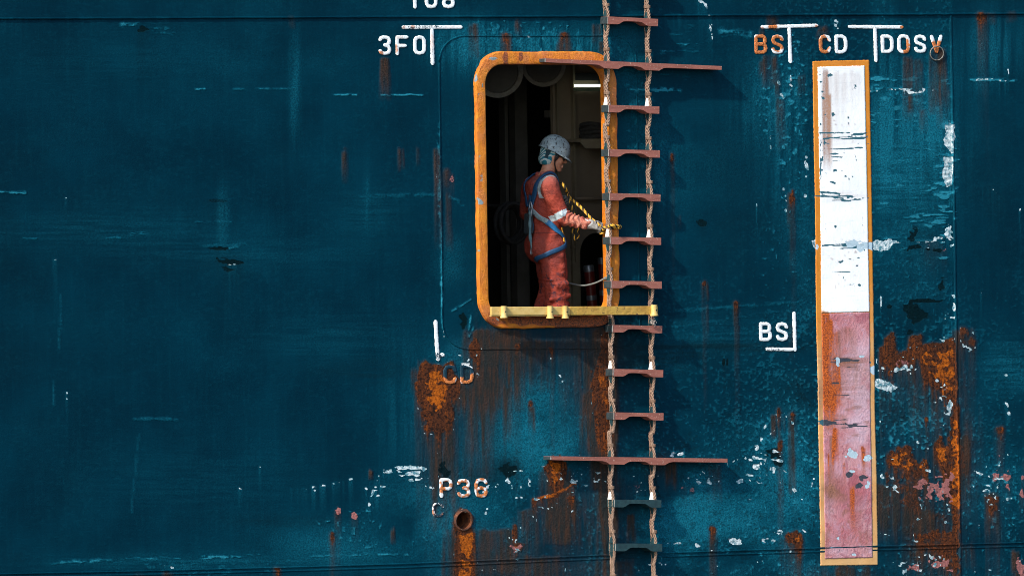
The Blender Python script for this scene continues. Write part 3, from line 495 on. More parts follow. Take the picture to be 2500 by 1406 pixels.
def mat_hull():
    k = NT('teal_hull_paint')
    rust, org, chip, pink = k.attr('wear_a')
    scuff_lit, grime_shade, stain, dark = k.attr('wear_b')
    bright, _p, _q, _r = k.attr('wear_c')
    nf = k.noise(70, 5, .7); nm = k.noise(11, 5, .65); nl = k.noise(1.6, 4, .6); nv = k.noise(22, 4, .65, stretch=(1, 1, .07)); ns = k.noise(30, 4, .7, stretch=(.16, 1, 1.5))
    c = k.mix(k.ramp(nl, .3, .72), TEAL_D, TEAL)
    c = k.mix(k.math('MULTIPLY', k.ramp(nv, .45, .8), .12), c, (.001, .055, .085))
    c = k.mix(k.math('MULTIPLY', k.ramp(ns, .52, .8), .20), c, (.001, .048, .080))
    c = k.mix(k.math('MULTIPLY', k.ramp(nf, .62, .78), .16), c, (.004, .075, .11))
    # faded, rubbed paint, with some painted-in light
    sc = k.math('MULTIPLY', scuff_lit, k.math('ADD', .45, k.math('MULTIPLY', k.ramp(nf, .35, .66), .9)))
    c = k.mix(k.math('MULTIPLY', sc, 1.0, clamp=True), c, k.mix(nm, (.001, .085, .130), (.008, .17, .25)))
    c = k.mix(k.math('MULTIPLY', k.ramp(k.math('ADD', bright, k.math('MULTIPLY', k.math('SUBTRACT', k.noise(60, 6, .75), .5), .9)), .30, .72), .85), c, (.018, .20, .28))
    c = k.mix(k.math('MULTIPLY', grime_shade, .75, clamp=True), c, (.0016, .012, .018))
    # stain streaks, thin enough for the paint to show through
    nv2 = k.noise(26, 5, .7, stretch=(1, 1, .10), dist=.3)
    sf = k.math('MULTIPLY', stain, k.math('ADD', .55, k.math('ADD', k.math('MULTIPLY', nf, .28), k.math('MULTIPLY', nv2, .38))), clamp=True)
    c = k.mix(sf, c, k.mix(k.ramp(k.math('ADD', k.math('MULTIPLY', nv2, .7), k.math('MULTIPLY', nm, .3)), .42, .66), (.024, .023, .020), (.064, .031, .019)))
    c = k.mix(k.edge(dark, nf, .6), c, (.001, .009, .012))
    # scabby rust
    n2 = k.noise(42, 6, .75)
    rc = k.mix(k.ramp(n2, .36, .58), (.014, .010, .009), (.080, .028, .014))
    rc = k.mix(k.math('MULTIPLY', k.ramp(nv2, .46, .66), k.ramp(n2, .40, .60)), rc, (.19, .050, .012))
    rc = k.mix(k.math('MULTIPLY', k.ramp(nf, .66, .74), .6), rc, (.26, .16, .11))
    rf = k.edge(rust, n2, .9, .25, .78)
    c = k.mix(rf, c, rc)
    of = k.edge(org, n2, .7, .35, .95)
    c = k.mix(of, c, k.mix(k.ramp(n2, .34, .66), (.10, .026, .008), (.50, .125, .012)))
    pf = k.edge(pink, nf, .7, .40, .6)
    c = k.mix(pf, c, k.mix(nf, (.16, .07, .065), (.42, .16, .15)))
    cf = k.edge(chip, nf, .5, .40, .56)
    nc = k.noise(30, 3, .6)
    c = k.mix(cf, c, k.mix(k.ramp(nc, .36, .60), (.07, .20, .25), k.mix(nm, (.42, .52, .55), (.66, .74, .75))))
    # relief
    wearness = k.math('ADD', k.math('MULTIPLY', scuff_lit, 1.2), k.math('ADD', rf, stain), clamp=True)
    h = k.math('MULTIPLY', k.noise(44, 8, .74), k.math('ADD', .10, k.math('MULTIPLY', wearness, .75)))
    h = k.math('ADD', h, k.math('MULTIPLY', k.noise(130, 3, .6), k.math('ADD', .03, k.math('MULTIPLY', wearness, .12))))
    h = k.math('SUBTRACT', h, k.math('MULTIPLY', cf, .10))
    h = k.math('SUBTRACT', h, k.math('MULTIPLY', k.edge(dark, nf, .6), .10))
    h = k.math('ADD', h, k.math('MULTIPLY', rf, .12))
    k.bump(h, 1.0, .020)
    ro = k.math('ADD', .48, k.math('MULTIPLY', k.math('ADD', rf, stain, clamp=True), .4))
    return k.done(c, ro, 0, .03)

def mat_letter():
    k = NT('worn_white_marking_paint')
    lr, lw, u0, u1 = k.attr('wear_a')
    nf = k.noise(85, 5, .7); nm = k.noise(18, 4, .6)
    c = k.mix(k.ramp(nm, .3, .75), (.82, .86, .86), (.62, .66, .66))
    c = k.mix(k.ramp(nf, .66, .74), c, (.25, .33, .36))
    c = k.mix(k.edge(lr, nf, .5, .15, .8), c, k.mix(k.ramp(nf, .35, .62), (.20, .05, .012), (.66, .22, .06)))
    c = k.mix(k.edge(lw, nf, 1.1, .5, .62), c, TEAL)
    k.bump(nf, .8, .006)
    return k.done(c, .6, 0, .3)

def mat_panel(name, col, col2, red):
    k = NT(name)
    tl, ru, st, gr = k.attr('wear_a')
    rd, pale, lav, _b = k.attr('wear_b')
    nf = k.noise(80, 5, .7); nm = k.noise(9, 5, .62); nv = k.noise(26, 4, .6, stretch=(1, 1, .08)); nh = k.noise(40, 4, .7, stretch=(.15, 1, 1.6))
    c = k.mix(k.ramp(nm, .34, .72), col, col2)
    if red:
        n4 = k.noise(5.5, 6, .7, dist=.6)
        c = k.mix(k.ramp(n4, .50, .60), c, (.52, .30, .36))
        c = k.mix(k.math('MULTIPLY', k.ramp(n4, .46, .38), .75), c, (.30, .075, .10))
        c = k.mix(k.math('MULTIPLY', k.ramp(nf, .58, .68), .5), c, (.60, .42, .47))
        c = k.mix(k.math('MULTIPLY', lav, .85, clamp=True), c, (.60, .41, .48))
        c = k.mix(k.math('MULTIPLY', rd, .7, clamp=True), c, (.38, .075, .095))
        c = k.mix(k.math('MULTIPLY', k.ramp(nh, .56, .8), .25), c, (.14, .045, .07))
        c = k.mix(k.math('MULTIPLY', k.ramp(nv, .55, .8), .2), c, (.5, .25, .33))
    elif name.startswith('orange'):
        c = k.mix(k.math('MULTIPLY', pale, .9, clamp=True), c, k.mix(nm, (.56, .30, .10), (.66, .44, .22)))
        c = k.mix(k.ramp(nf, .66, .73), c, (.25, .11, .04))
    else:
        c = k.mix(k.math('MULTIPLY', k.ramp(nv, .52, .8), .22), c, (.48, .42, .37))
        c = k.mix(k.math('MULTIPLY', k.ramp(nh, .56, .74), .35), c, (.42, .54, .58))
        c = k.mix(k.ramp(k.noise(60, 6, .75), .66, .72), c, (.10, .18, .21))
    c = k.mix(k.math('MULTIPLY', st, k.math('ADD', .55 if red else .35, k.math('MULTIPLY', nf, .8)), clamp=True), c, k.mix(nm, (.13, .055, .05), (.36, .16, .09)))
    c = k.mix(k.edge(ru, nf, .6, .10, .85), c, k.mix(k.ramp(nf, .35, .62), (.16, .03, .01), (.56, .115, .014)) if red else k.mix(nf, (.30, .13, .06), (.52, .26, .12)))
    tf = k.edge(tl, nf, .6, .40, .58)
    c = k.mix(tf, c, (.03, .11, .145) if not red else (.045, .05, .065))
    gf = k.edge(gr, nf, .35, .42, .54)
    c = k.mix(gf, c, (.42, .55, .62))
    h = k.math('SUBTRACT', k.math('MULTIPLY', k.noise(46, 7, .7), .95 if red else .22), k.math('MULTIPLY', k.math('ADD', tf, gf), .12))
    k.bump(h, .8, .012)
    return k.done(c, .55, 0, .25)

def mat_frame():
    k = NT('orange_frame_paint')
    ru, gr, du, _a = k.attr('wear_a')
    nf = k.noise(75, 5, .7); nm = k.noise(12, 5, .6); ni = k.noise(34, 5, .7)
    c = k.mix(k.ramp(nm, .32, .7), (.52, .142, .004), (.62, .210, .006))
    c = k.mix(k.math('MULTIPLY', k.ramp(k.noise(16, 5, .65, stretch=(1, 1, .16)), .50, .68), .5), c, (.36, .07, .010))
    c = k.mix(k.math('MULTIPLY', k.ramp(k.noise(7, 4, .6), .52, .66), .6), c, (.50, .17, .05))
    c = k.mix(k.math('MULTIPLY', k.ramp(k.noise(40, 6, .75), .57, .66), .45), c, (.18, .046, .012))
    c = k.mix(k.ramp(nf, .67, .75), c, (.16, .05, .02))
    c = k.mix(k.math('MULTIPLY', du, .6, clamp=True), c, (.52, .17, .06))
    c = k.mix(k.edge(ru, nf, .7, .3, .8), c, k.mix(k.ramp(nf, .35, .62), (.045, .018, .012), (.33, .075, .016)))
    c = k.mix(k.edge(gr, nf, .8, .42, .6), c, k.mix(nm, (.05, .10, .12), (.34, .42, .44)))
    h = k.math('ADD', k.math('MULTIPLY', k.noise(18, 3, .6), .6), k.math('MULTIPLY', k.noise(95, 4, .7), .8))
    k.bump(h, 1.0, .013)
    return k.done(c, .5, 0, .4)

def mat_simple(name, a, b, scale=30, rough=.6, bump=.3, bd=.004, speck=None, metal=0.0, stretch=None, thr=(.62, .72), sscale=90, spec=.4):
    k = NT(name)
    n = k.noise(scale, 5, .62, stretch=stretch)
    c = k.mix(k.ramp(n, .3, .7), a, b)
    if speck:
        c = k.mix(k.ramp(k.noise(sscale, 4, .6), *thr), c, speck)
    if bump:
        k.bump(k.noise(scale * 2.2, 4, .65, stretch=stretch), bump, bd)
    return k.done(c, rough, metal, spec)

M = {
    'hull': mat_hull(), 'letter': mat_letter(), 'frame': mat_frame(),
    'panel_white': mat_panel('chipped_white_panel_paint', (.88, .90, .90), (.82, .85, .86), False),
    'panel_red': mat_panel('faded_red_panel_paint', (.53, .27, .29), (.45, .16, .17), True),
    'panel_orange': mat_panel('orange_border_paint', (.56, .19, .014), (.62, .23, .026), False),
    'yellow': mat_simple('yellow_rail_paint', (.46, .29, .055), (.36, .20, .035), 11, .5, .9, .010, (.09, .045, .02), thr=(.60, .70), sscale=34),
    'cream': mat_simple('pale_yellow_socket_paint', (.58, .42, .15), (.50, .33, .09), 14, .5, .5, .006, (.20, .09, .03), thr=(.63, .72), sscale=55),
    'wood': mat_simple('reddish_hardwood', (.29, .102, .074), (.21, .072, .052), 26, .7, .5, .003, (.40, .24, .19), stretch=(.25, 1, 1.4), thr=(.58, .70), sscale=70),
    'capdark': mat_simple('dark_step_end_paint', (.012, .022, .026), (.03, .045, .05), 40, .6, .4, .003, (.15, .19, .2), thr=(.66, .75), sscale=70),
    'rubber': mat_simple('dark_teal_rubber', (.006, .026, .032), (.012, .045, .052), 30, .55, .3, .003, (.03, .08, .09), thr=(.66, .75)),
    'rope': mat_simple('weathered_manila_rope', (.32, .215, .155), (.18, .115, .08), 60, .9, .6, .003, (.08, .045, .03), thr=(.66, .74), sscale=22),
    'twine': mat_simple('tarred_seizing_twine', (.12, .075, .05), (.20, .13, .09), 80, .9, .6, .003),
    'chockw': mat_simple('white_plastic_chock', (.72, .74, .70), (.62, .66, .64), 20, .5, .1),
    'cap_edge': mat_simple('worn_pale_edge', (.45, .42, .38), (.30, .24, .2), 60, .8, .3),
    'rust_pipe': mat_simple('rusted_pipe_steel', (.022, .013, .011), (.13, .04, .016), 16, .9, 1.0, .008, (.50, .30, .2), thr=(.64, .72), sscale=60),
    'pipe_in': mat_simple('orange_rust_pipe_lining', (.02, .009, .006), (.16, .045, .012), 14, .9, .8, .006, (.02, .01, .008)),
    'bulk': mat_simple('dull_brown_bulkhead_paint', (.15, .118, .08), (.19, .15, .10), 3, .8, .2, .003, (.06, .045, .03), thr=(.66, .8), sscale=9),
    'bulk_dark': mat_simple('dark_compartment_paint', (.024, .029, .028), (.034, .038, .035), 4, .85, .2),  # one even near-black paint for the compartment
    'duct': mat_simple('grimy_grey_duct', (.06, .055, .045), (.085, .078, .064), 10, .8, .3),
    'flange': mat_simple('pale_grimy_flange', (.20, .185, .155), (.14, .125, .10), 30, .85, .5, .004),
    'shelfm': mat_simple('buff_shelf_paint', (.19, .16, .10), (.15, .12, .075), 10, .7, .2),
    'coil': mat_simple('dark_hawser', (.012, .012, .011), (.028, .027, .025), 40, .9, .5),
    'red': mat_simple('red_cylinder_enamel', (.20, .022, .014), (.15, .018, .012), 12, .35, .1),
    'black': mat_simple('black_fitting', (.008, .008, .009), (.014, .014, .014), 20, .5, .1),
    'steel': mat_simple('dull_steel', (.30, .33, .35), (.20, .22, .24), 40, .4, .2, .002, metal=.6),
    'water': mat_simple('harbour_water', (.006, .02, .024), (.01, .03, .034), .3, .12, .4, .3),
    'grey_rope': mat_simple('grey_hanging_line', (.16, .17, .16), (.10, .11, .10), 60, .9, .4),
    'ry': mat_simple('yellow_rope_yarn', (.62, .36, .04), (.50, .26, .03), 60, .85, .5, .003),
    'rk': mat_simple('black_rope_yarn', (.012, .011, .010), (.03, .026, .02), 60, .85, .5, .003),
    'ring': mat_simple('corroded_ring_steel', (.04, .035, .03), (.22, .22, .2), 50, .7, .4),
}
k = NT('lit_tube_diffuser')
k.b.inputs['Emission Color'].default_value = (.86, 1.0, .86, 1)
k.b.inputs['Emission Strength'].default_value = 1.0
M['tube'] = k.done((.8, .85, .8), .4)

# ------------------------------------------------------------------ mesh helpers
def mesh_obj(name, verts, faces, mats, parent=None, smooth=True, face_mat=None):
    me = bpy.data.meshes.new(name)
    me.from_pydata([tuple(v) for v in verts], [], [tuple(f) for f in faces])
    me.update()
    for m in (mats if isinstance(mats, (list, tuple)) else [mats]):
        me.materials.append(m)
    if face_mat is not None:
        me.polygons.foreach_set('material_index', np.asarray(face_mat, np.int32))
    if smooth:
        me.polygons.foreach_set('use_smooth', np.ones(len(me.polygons), bool))
    o = bpy.data.objects.new(name, me)
    COL.objects.link(o)
    if parent is not None:
        adopt(o, parent)
    return o

def grid_mesh(name, P, mats, parent=None, keep=None, wear=None, smooth=True):
    """P: (rows, cols, 3) points; keep: (rows-1, cols-1) faces kept"""
    r, c = P.shape[:2]
    idx = np.arange(r * c).reshape(r, c)
    q = np.stack([idx[:-1, :-1], idx[1:, :-1], idx[1:, 1:], idx[:-1, 1:]], -1)
    q = q[keep] if keep is not None else q.reshape(-1, 4)
    me = bpy.data.meshes.new(name)
    me.vertices.add(r * c)
    me.vertices.foreach_set('co', P.reshape(-1).astype(np.float32))
    n = len(q)
    me.loops.add(n * 4)
    me.loops.foreach_set('vertex_index', q.reshape(-1).astype(np.int32))
    me.polygons.add(n)
    me.polygons.foreach_set('loop_start', np.arange(0, n * 4, 4, dtype=np.int32))
    me.polygons.foreach_set('loop_total', np.full(n, 4, np.int32))
    me.polygons.foreach_set('use_smooth', np.full(n, smooth))
    me.update(calc_edges=True)
    me.validate()
    for m in (mats if isinstance(mats, (list, tuple)) else [mats]):
        me.materials.append(m)
    o = bpy.data.objects.new(name, me)
    COL.objects.link(o)
    if parent is not None:
        adopt(o, parent)
    if wear:
        add_wear(me, wear)
    return o

def add_wear(me, wear):
    co = np.empty(len(me.vertices) * 3, np.float32)
    me.vertices.foreach_get('co', co)
    co = co.reshape(-1, 3)
    for an, keys in wear.items():
        v = sample(keys, co[:, 0], co[:, 1], co[:, 2])
        a = me.attributes.new(an, 'FLOAT_COLOR', 'POINT')
        buf = np.zeros((len(co), 4), np.float32)
        buf[:, :v.shape[1]] = v
        a.data.foreach_set('color', buf.reshape(-1))

HULL_WEAR = {'wear_a': ['rust', 'org', 'chip', 'pink'], 'wear_b': ['scuff_lit', 'grime_shade', 'stain', 'dark'], 'wear_c': ['bright']}
PANEL_WEAR = {'wear_a': ['pteal', 'prust', 'pstain', 'pgrey'], 'wear_b': ['pred', 'ppale', 'plav']}
LETTER_WEAR = {'wear_a': ['lr', 'lw']}
FRAME_WEAR = {'wear_a': ['frust_shade', 'fgrey', 'fdull']}

def empty(name, loc, label=None, cat=None, group=None):
    e = bpy.data.objects.new(name, None)
    COL.objects.link(e)
    e.location = loc
    e.empty_display_size = .2
    tag(e, label, cat, group)
    return e

def tag(o, label=None, cat=None, group=None, kind=None):
    if label: o['label'] = label
    if cat: o['category'] = cat
    if group: o['group'] = group
    if kind: o['kind'] = kind
    return o

def adopt(o, parent):
    """parent without moving: meshes are in world coordinates, empties only translated"""
    o.parent = parent
    if parent is not None:
        o.matrix_parent_inverse = parent_world(parent).inverted()
    return o
def parent_world(p):
    if p.parent is None:
        return Matrix.Translation(p.location)
    return parent_world(p.parent) @ p.matrix_parent_inverse @ Matrix.Translation(p.location)

class MB:
    """collects shapes into one mesh"""
    def __init__(self):
        self.v, self.f, self.m = [], [], []
    def add(self, V, F, mi=0):
        b = len(self.v)
        self.v += [tuple(p) for p in V]
        self.f += [tuple(b + i for i in q) for q in F]
        self.m += [mi] * len(F)
    def box(self, c, ax, ay, az, mi=0, taper=1.0, tapery=None):
        """centre and three half-axis vectors; taper shrinks the +az face"""
        c, ax, ay, az = Vector(c), Vector(ax), Vector(ay), Vector(az)
        ty = taper if tapery is None else tapery
        V = []
        for s, tx, t2 in ((-1, 1, 1), (1, taper, ty)):
            for i, j in ((-1, -1), (1, -1), (1, 1), (-1, 1)):
                V.append(c + ax * i * tx + ay * j * t2 + az * s)
        self.add(V, [(3, 2, 1, 0), (4, 5, 6, 7), (0, 1, 5, 4), (1, 2, 6, 5), (2, 3, 7, 6), (3, 0, 4, 7)], mi)
    def tube(self, pts, rad, n=8, mi=0, closed=False, caps=True, squash=None):
        pts = [Vector(p) for p in pts]
        L = len(pts)
        rads = rad if isinstance(rad, (list, tuple)) else [rad] * L
        t0 = (pts[1] - pts[0]).normalized()
        a = t0.orthogonal().normalized()
        V = []
        for i, p in enumerate(pts):
            if closed:
                t = (pts[(i + 1) % L] - pts[i - 1]).normalized()
            else:
                t = (pts[min(i + 1, L - 1)] - pts[max(i - 1, 0)]).normalized()
            a = (a - t * a.dot(t)).normalized()
            b = t.cross(a)
            for j in range(n):
                w = 2 * math.pi * j / n
                V.append(p + (a * math.cos(w) + b * math.sin(w)) * rads[i])
        F = []
        for i in range(L if closed else L - 1):
            k2 = (i + 1) % L
            for j in range(n):
                F.append((i * n + j, i * n + (j + 1) % n, k2 * n + (j + 1) % n, k2 * n + j))
        if caps and not closed:
            F.append(tuple(range(n - 1, -1, -1)))
            F.append(tuple((L - 1) * n + j for j in range(n)))
        self.add(V, F, mi)
    def prism(self, poly, d0, d1, fn, mi=0, cap_mi=None):
        """poly of (a, b) pairs swept from d0 to d1; fn(a, b, d) gives the point"""
        n = len(poly)
        V = [fn(a, b, d0) for a, b in poly] + [fn(a, b, d1) for a, b in poly]
        F = [(i, (i + 1) % n, n + (i + 1) % n, n + i) for i in range(n)]
        self.add(V, F, mi)
        self.add(V, [tuple(range(n - 1, -1, -1)), tuple(range(n, 2 * n))], mi if cap_mi is None else cap_mi)
    def lathe(self, prof, origin, axis, ref, n=24, mi=0, arc=None):
        """prof: (radius, along-axis)"""
        axis = Vector(axis).normalized(); ref = (Vector(ref) - axis * Vector(ref).dot(axis)).normalized(); oth = axis.cross(ref)
        V, F = [], []
        for r, h in prof:
            for j in range(n):
                w = 2 * math.pi * j / n
                V.append(Vector(origin) + axis * h + (ref * math.cos(w) + oth * math.sin(w)) * r)
        for i in range(len(prof) - 1):
            for j in range(n):
                F.append((i * n + j, i * n + (j + 1) % n, (i + 1) * n + (j + 1) % n, (i + 1) * n + j))
        self.add(V, F, mi)
    def build(self, name, mats, parent=None, smooth=False, bevel=0.0, auto=None):
        o = mesh_obj(name, self.v, self.f, mats, None, smooth, self.m)
        if bevel:
            b = o.modifiers.new('bevel', 'BEVEL'); b.width = bevel; b.segments = 2; b.limit_method = 'ANGLE'; b.angle_limit = .6
        if auto:
            try:
                o.data.set_sharp_from_angle(angle=auto)
            except Exception:
                pass
        if parent is not None:
            adopt(o, parent)
        return o

def resample(pts, step):
    out = [Vector(pts[0])]
    for a, b in zip(pts[:-1], pts[1:]):
        a, b = Vector(a), Vector(b)
        n = max(1, int((b - a).length / step))
        out += [a.lerp(b, (i + 1) / n) for i in range(n)]
    return out

def spline(pts, per=8):
    P = [Vector(p) for p in pts]
    out = []
    for i in range(len(P) - 1):
        p0, p1, p2, p3 = P[max(i - 1, 0)], P[i], P[i + 1], P[min(i + 2, len(P) - 1)]
        for j in range(per):
            t = j / per
            out.append(.5 * ((2 * p1) + (p2 - p0) * t + (2 * p0 - 5 * p1 + 4 * p2 - p3) * t * t + (3 * p1 - p0 - 3 * p2 + p3) * t ** 3))
    out.append(P[-1])
    return out

def weld_ribbon(mb, pts, width, height, off=0.0, closed=False, jitter=.06, mi=0):
    """a bead laid on the plating along survey points; width in survey units"""
    pts = [Vector((p[0], p[1])) for p in pts]
    L = len(pts)
    prof = [(-1, -.003), (-.86, .72), (-.4, .96), (.1, 1.0), (.55, .94), (.88, .7), (1, -.003)]
    V, F = [], []
    n = len(prof)
    rows = []
    for i in range(L):
        a = pts[i - 1] if (i > 0 or closed) else pts[i]
        b = pts[(i + 1) % L] if (i < L - 1 or closed) else pts[i]
        t = (b - a); t = t / max(t.length, 1e-6)
        nrm = Vector((-t.y, t.x))
        w = width * .5 * (1 + random.uniform(-jitter, jitter))
        cap = 1.0
        rows.append((pts[i], nrm, w, t))
    if not closed:                      # rounded ends
        p, nn, w, t = rows[0]
        rows.insert(0, (p - t * w * .55, nn, w * .72, t)); rows.insert(0, (p - t * w * .85, nn, w * .3, t))
        p, nn, w, t = rows[-1]
        rows.append((p + t * w * .55, nn, w * .72, t)); rows.append((p + t * w * .85, nn, w * .3, t))
    for p, nn, w, t in rows:
        for a, hh in prof:
            q = p + nn * (w * a)
            h = height * max(hh, 0) * (1 + random.uniform(-.12, .12)) + off if hh > 0 else -.004
            V.append(on_hull(q.x, q.y, h))
    R = len(rows)
    for i in range(R if closed else R - 1):
        k2 = (i + 1) % R
        for j in range(n - 1):
            F.append((i * n + j, i * n + j + 1, k2 * n + j + 1, k2 * n + j))
    mb.add(V, F, mi)

def rope3(mb, path, r, lay=.09, n=6, mats=(0, 0, 0), step=.012):
    """three-strand laid rope along a path"""
    P = resample(path, step)
    t0 = (P[1] - P[0]).normalized()
    a = t0.orthogonal().normalized()
    fr = []
    s = 0.0
    for i, p in enumerate(P):
        t = (P[min(i + 1, len(P) - 1)] - P[max(i - 1, 0)]).normalized()
        a = (a - t * a.dot(t)).normalized()
        fr.append((p, a.copy(), t.cross(a), s))
        if i + 1 < len(P):
            s += (P[i + 1] - p).length
    for k3 in range(3):
        q = []
        for p, a, b, s in fr:
            w = 2 * math.pi * (s / lay + k3 / 3.0)
            q.append(p + (a * math.cos(w) + b * math.sin(w)) * r * .64)
        mb.tube(q, r * .47, n, mats[k3])

# ------------------------------------------------------------------ ship side
ship = empty('ship', (0, 0, 0), 'dark teal ship side with rust streaks, welded letters and an open orange-framed side door', 'ship')

DL, DR = hp(1189, 450, .03).x, hp(1489, 450, .03).x
DT, DB = hp(1330, 158, .03).z, hp(1330, 773, .03).z
RIN = .16
def rr_inside(x, z, e):
    """inside the rounded door opening grown by e"""
    cx, cz = (DL + DR) / 2, (DT + DB) / 2
    hx, hz = (DR - DL) / 2 - RIN, (DT - DB) / 2 - RIN
    dx = np.maximum(np.abs(x - cx) - hx, 0); dz = np.maximum(np.abs(z - cz) - hz, 0)
    return np.hypot(dx, dz) < RIN + e

PIPE = hp(1134, 1270, .02)
x0, x1, x2 = hp(-130, 703).x, hp(860, 703).x, hp(2640, 703).x
zt, zb = hp(1250, -70).z + .03, hp(1250, 1480).z - .03
xs = np.concatenate([np.linspace(x0 - 6, x0, 10)[:-1], np.arange(x0, x1, .019), np.arange(x1, x2, .0078), np.linspace(x2, x2 + 6, 10)[1:]])
zs = np.concatenate([np.linspace(zt + 4, zt, 8)[:-1], np.arange(zt, zb, -.0078), np.linspace(zb - .02, -1.0, 8)])
GX, GZ = np.meshgrid(xs, zs)
GY = -relief(GX, GZ)
FXc = (GX[:-1, :-1] + GX[1:, 1:]) / 2; FZc = (GZ[:-1, :-1] + GZ[1:, 1:]) / 2
keep = ~rr_inside(FXc, FZc, .045) & (np.hypot(FXc - PIPE.x, FZc - PIPE.z) > .072)
plating = grid_mesh('hull_plating', np.stack([GX, GY, GZ], -1), M['hull'], ship, keep, HULL_WEAR)

# weld seams
def seam(pts, width, height, closed=False, step=7, label=None):
    mb = MB()
    P = resample([Vector((a, b, 0)) for a, b in pts], step)
    weld_ribbon(mb, [(p.x, p.y) for p in P], width, height, 0, closed, .18)
    o = mb.build('weld_seam', M['hull'], ship, True)
    add_wear(o.data, HULL_WEAR)
    if label: o['label'] = label
    return o
seam([(-128, 46), (400, 44.5), (900, 42), (1250, 41), (1700, 38), (2100, 36), (2636, 33)], 6, .015, label='long horizontal weld seam along the top')
low = [(-128, 1403), (300, 1394), (700, 1384), (1000, 1375), (1250, 1364), (1500, 1353), (1800, 1343), (2100, 1334), (2636, 1320)]
seam(low, 4.5, .007, label='upper bead of the double weld seam along the bottom')
seam([(a, b + 9) for a, b in low], 4, .005, label='lower bead of the double weld seam along the bottom')
def arc(cx, cy, rx, ry, a0, a1, n=10):
    return [(cx + rx * math.cos(math.radians(a0 + (a1 - a0) * i / n)), cy + ry * math.sin(math.radians(a0 + (a1 - a0) * i / n))) for i in range(n + 1)]
ins = [(1080, 800), (1076, 480), (1072, 150)] + arc(1134, 150, 62, 62, 180, 270) + [(1330, 88), (1490, 87)] + arc(1490, 149, 62, 62, 270, 360) + [(1557, 480), (1562, 790)] + arc(1506, 795, 56, 54, 0, 90) + [(1320, 851)] + arc(1150, 796, 68, 56, 90, 176)
seam(ins, 4, .006, step=6, label='rounded weld seam around the door plate')
seam([(2321, 37), (2326, 400), (2332, 760), (2337, 1050), (2344, 1478)], 5, .008, label='upright weld seam on the right')
seam([(1000, 1180), (1120, 1300), (1135, 1310)], 2.5, .003, label='thin crooked weld scar beside the drain') if False else None

# door frame
mb = MB()
path = []
def corner(cx, cz, a0):
    for i in range(13):
        a = math.radians(a0 + 90 * i / 12)
        path.append((cx, cz, math.cos(a), math.sin(a)))
def side(p, q, nx, nz):
    n = int(math.hypot(q[0] - p[0], q[1] - p[1]) / .02)
    for i in range(1, n):
        t = i / n
        path.append((p[0] + (q[0] - p[0]) * t, p[1] + (q[1] - p[1]) * t, nx, nz))
cl, cr, ct, cb = DL + RIN, DR - RIN, DT - RIN, DB + RIN
corner(cr, ct, 0); side((cr, ct), (cl, ct), 0, 1)
corner(cl, ct, 90); side((cl, ct), (cl, cb), -1, 0)
corner(cl, cb, 180); side((cl, cb), (cr, cb), 0, -1)
corner(cr, cb, 270); side((cr, cb), (cr, ct), 1, 0)
prof = [(0, .10), (0, .05), (0, -.024), (.004, -.032), (.014, -.036), (.035, -.0365), (.055, -.037), (.075, -.0365), (.092, -.035), (.101, -.027), (.106, .012)]
V, F = [], []
n = len(prof)
for i, (cx, cz, nx, nz) in enumerate(path):
    wf = .91 + (.11 if nz > .7 else 0) - (.12 if nx > .7 else 0)
    wob = (float(_lat(_L2, np.array([cx * 9 + 33.]), np.array([cz * 9 + 21.]))[0]) - .5) * .009 + random.uniform(-.0018, .0018)
    for e, y in prof:
        ee = RIN + e * wf + (wob * e / .1 if e > .03 else wob * .15)
        V.append((cx + nx * ee, y + (random.uniform(-.0022, .0022) if .01 < e < .1 else 0), cz + nz * ee))
L = len(path)
for i in range(L):
    k2 = (i + 1) % L
    for j in range(n - 1):
        F.append((i * n + j, i * n + j + 1, k2 * n + j + 1, k2 * n + j))
mb.add(V, F)
frame = mb.build('door_frame', M['frame'], ship, True, auto=.45)
frame['label'] = 'thick orange painted door frame with rusty sill'
add_wear(frame.data, FRAME_WEAR)

# yellow rail across the sill, its sockets and the narrow sill plate
DRAIL = .152
def rail_pt(px, py, d): return hp(px, py, d)
mb = MB()
a, b = hp(1198, 749, DRAIL), hp(1604, 747, DRAIL)
ax = (b - a) / 2
mid = (a + b) / 2 - Vector((0, 0, .036))
yy = Vector((0, .014, 0))
jn = a.lerp(b, (1390 - 1198) / (1604 - 1198))
dn = Vector((0, 0, .036))
mb.box((jn + b) / 2 - dn, (b - jn) / 2, yy, (0, 0, .036))
rail = mb.build('sill_rail', M['yellow'], ship, False, .005)
mb = MB()
mb.box((a + jn) / 2 - dn * .97 + Vector((0, .003, 0)), (jn - a) / 2, yy, (0, 0, .034))
mb.box((a + jn) / 2 - Vector((0, -.012, .074)), (jn - a) / 2, (0, .016, 0), (0, 0, .003))
mb.build('rail_section', M['cream'], rail, False, .004)['label'] = 'paler left length of the rail'

rail['label'] = 'worn yellow rail across the door sill'
for px, top, bot, r in ((1230, 747, 776, .024), (1343, 747, 777, .024), (1380, 747, 777, .023), (1597, 744, 771, .027)):
    mb = MB()
    p = hp(px, bot, DRAIL + .022); q = hp(px, top, DRAIL + .022)
    H = q.z - p.z
    mb.lathe([(.0, 0), (r * 1.3, .0), (r * 1.28, .008), (r * 1.02, .022), (r, H * .5), (r, H), (r * .82, H), (r * .8, H * .6), (0, H * .6)], p, (0, 0, 1), (1, 0, 0), 18)
    o = mb.build('rail_socket', M['cream'], rail, True, auto=.7)
    mb = MB()
    hc = Vector((p.x + r * .2, p.y - r * .985, p.z + H * .52))
    mb.lathe([(0, 0), (.0065, 0), (.0065, .002), (0, .002)], hc, (.2, -1, 0), (1, 0, 0), 8)
    mb.build('pin_hole', M['black'], rail)
mb = MB()
s0, s1 = hp(1206, 764, .05), hp(1474, 763, .05)
mb.box((s0 + s1) / 2, (s1 - s0) / 2, (0, .05, 0), (0, 0, .006))
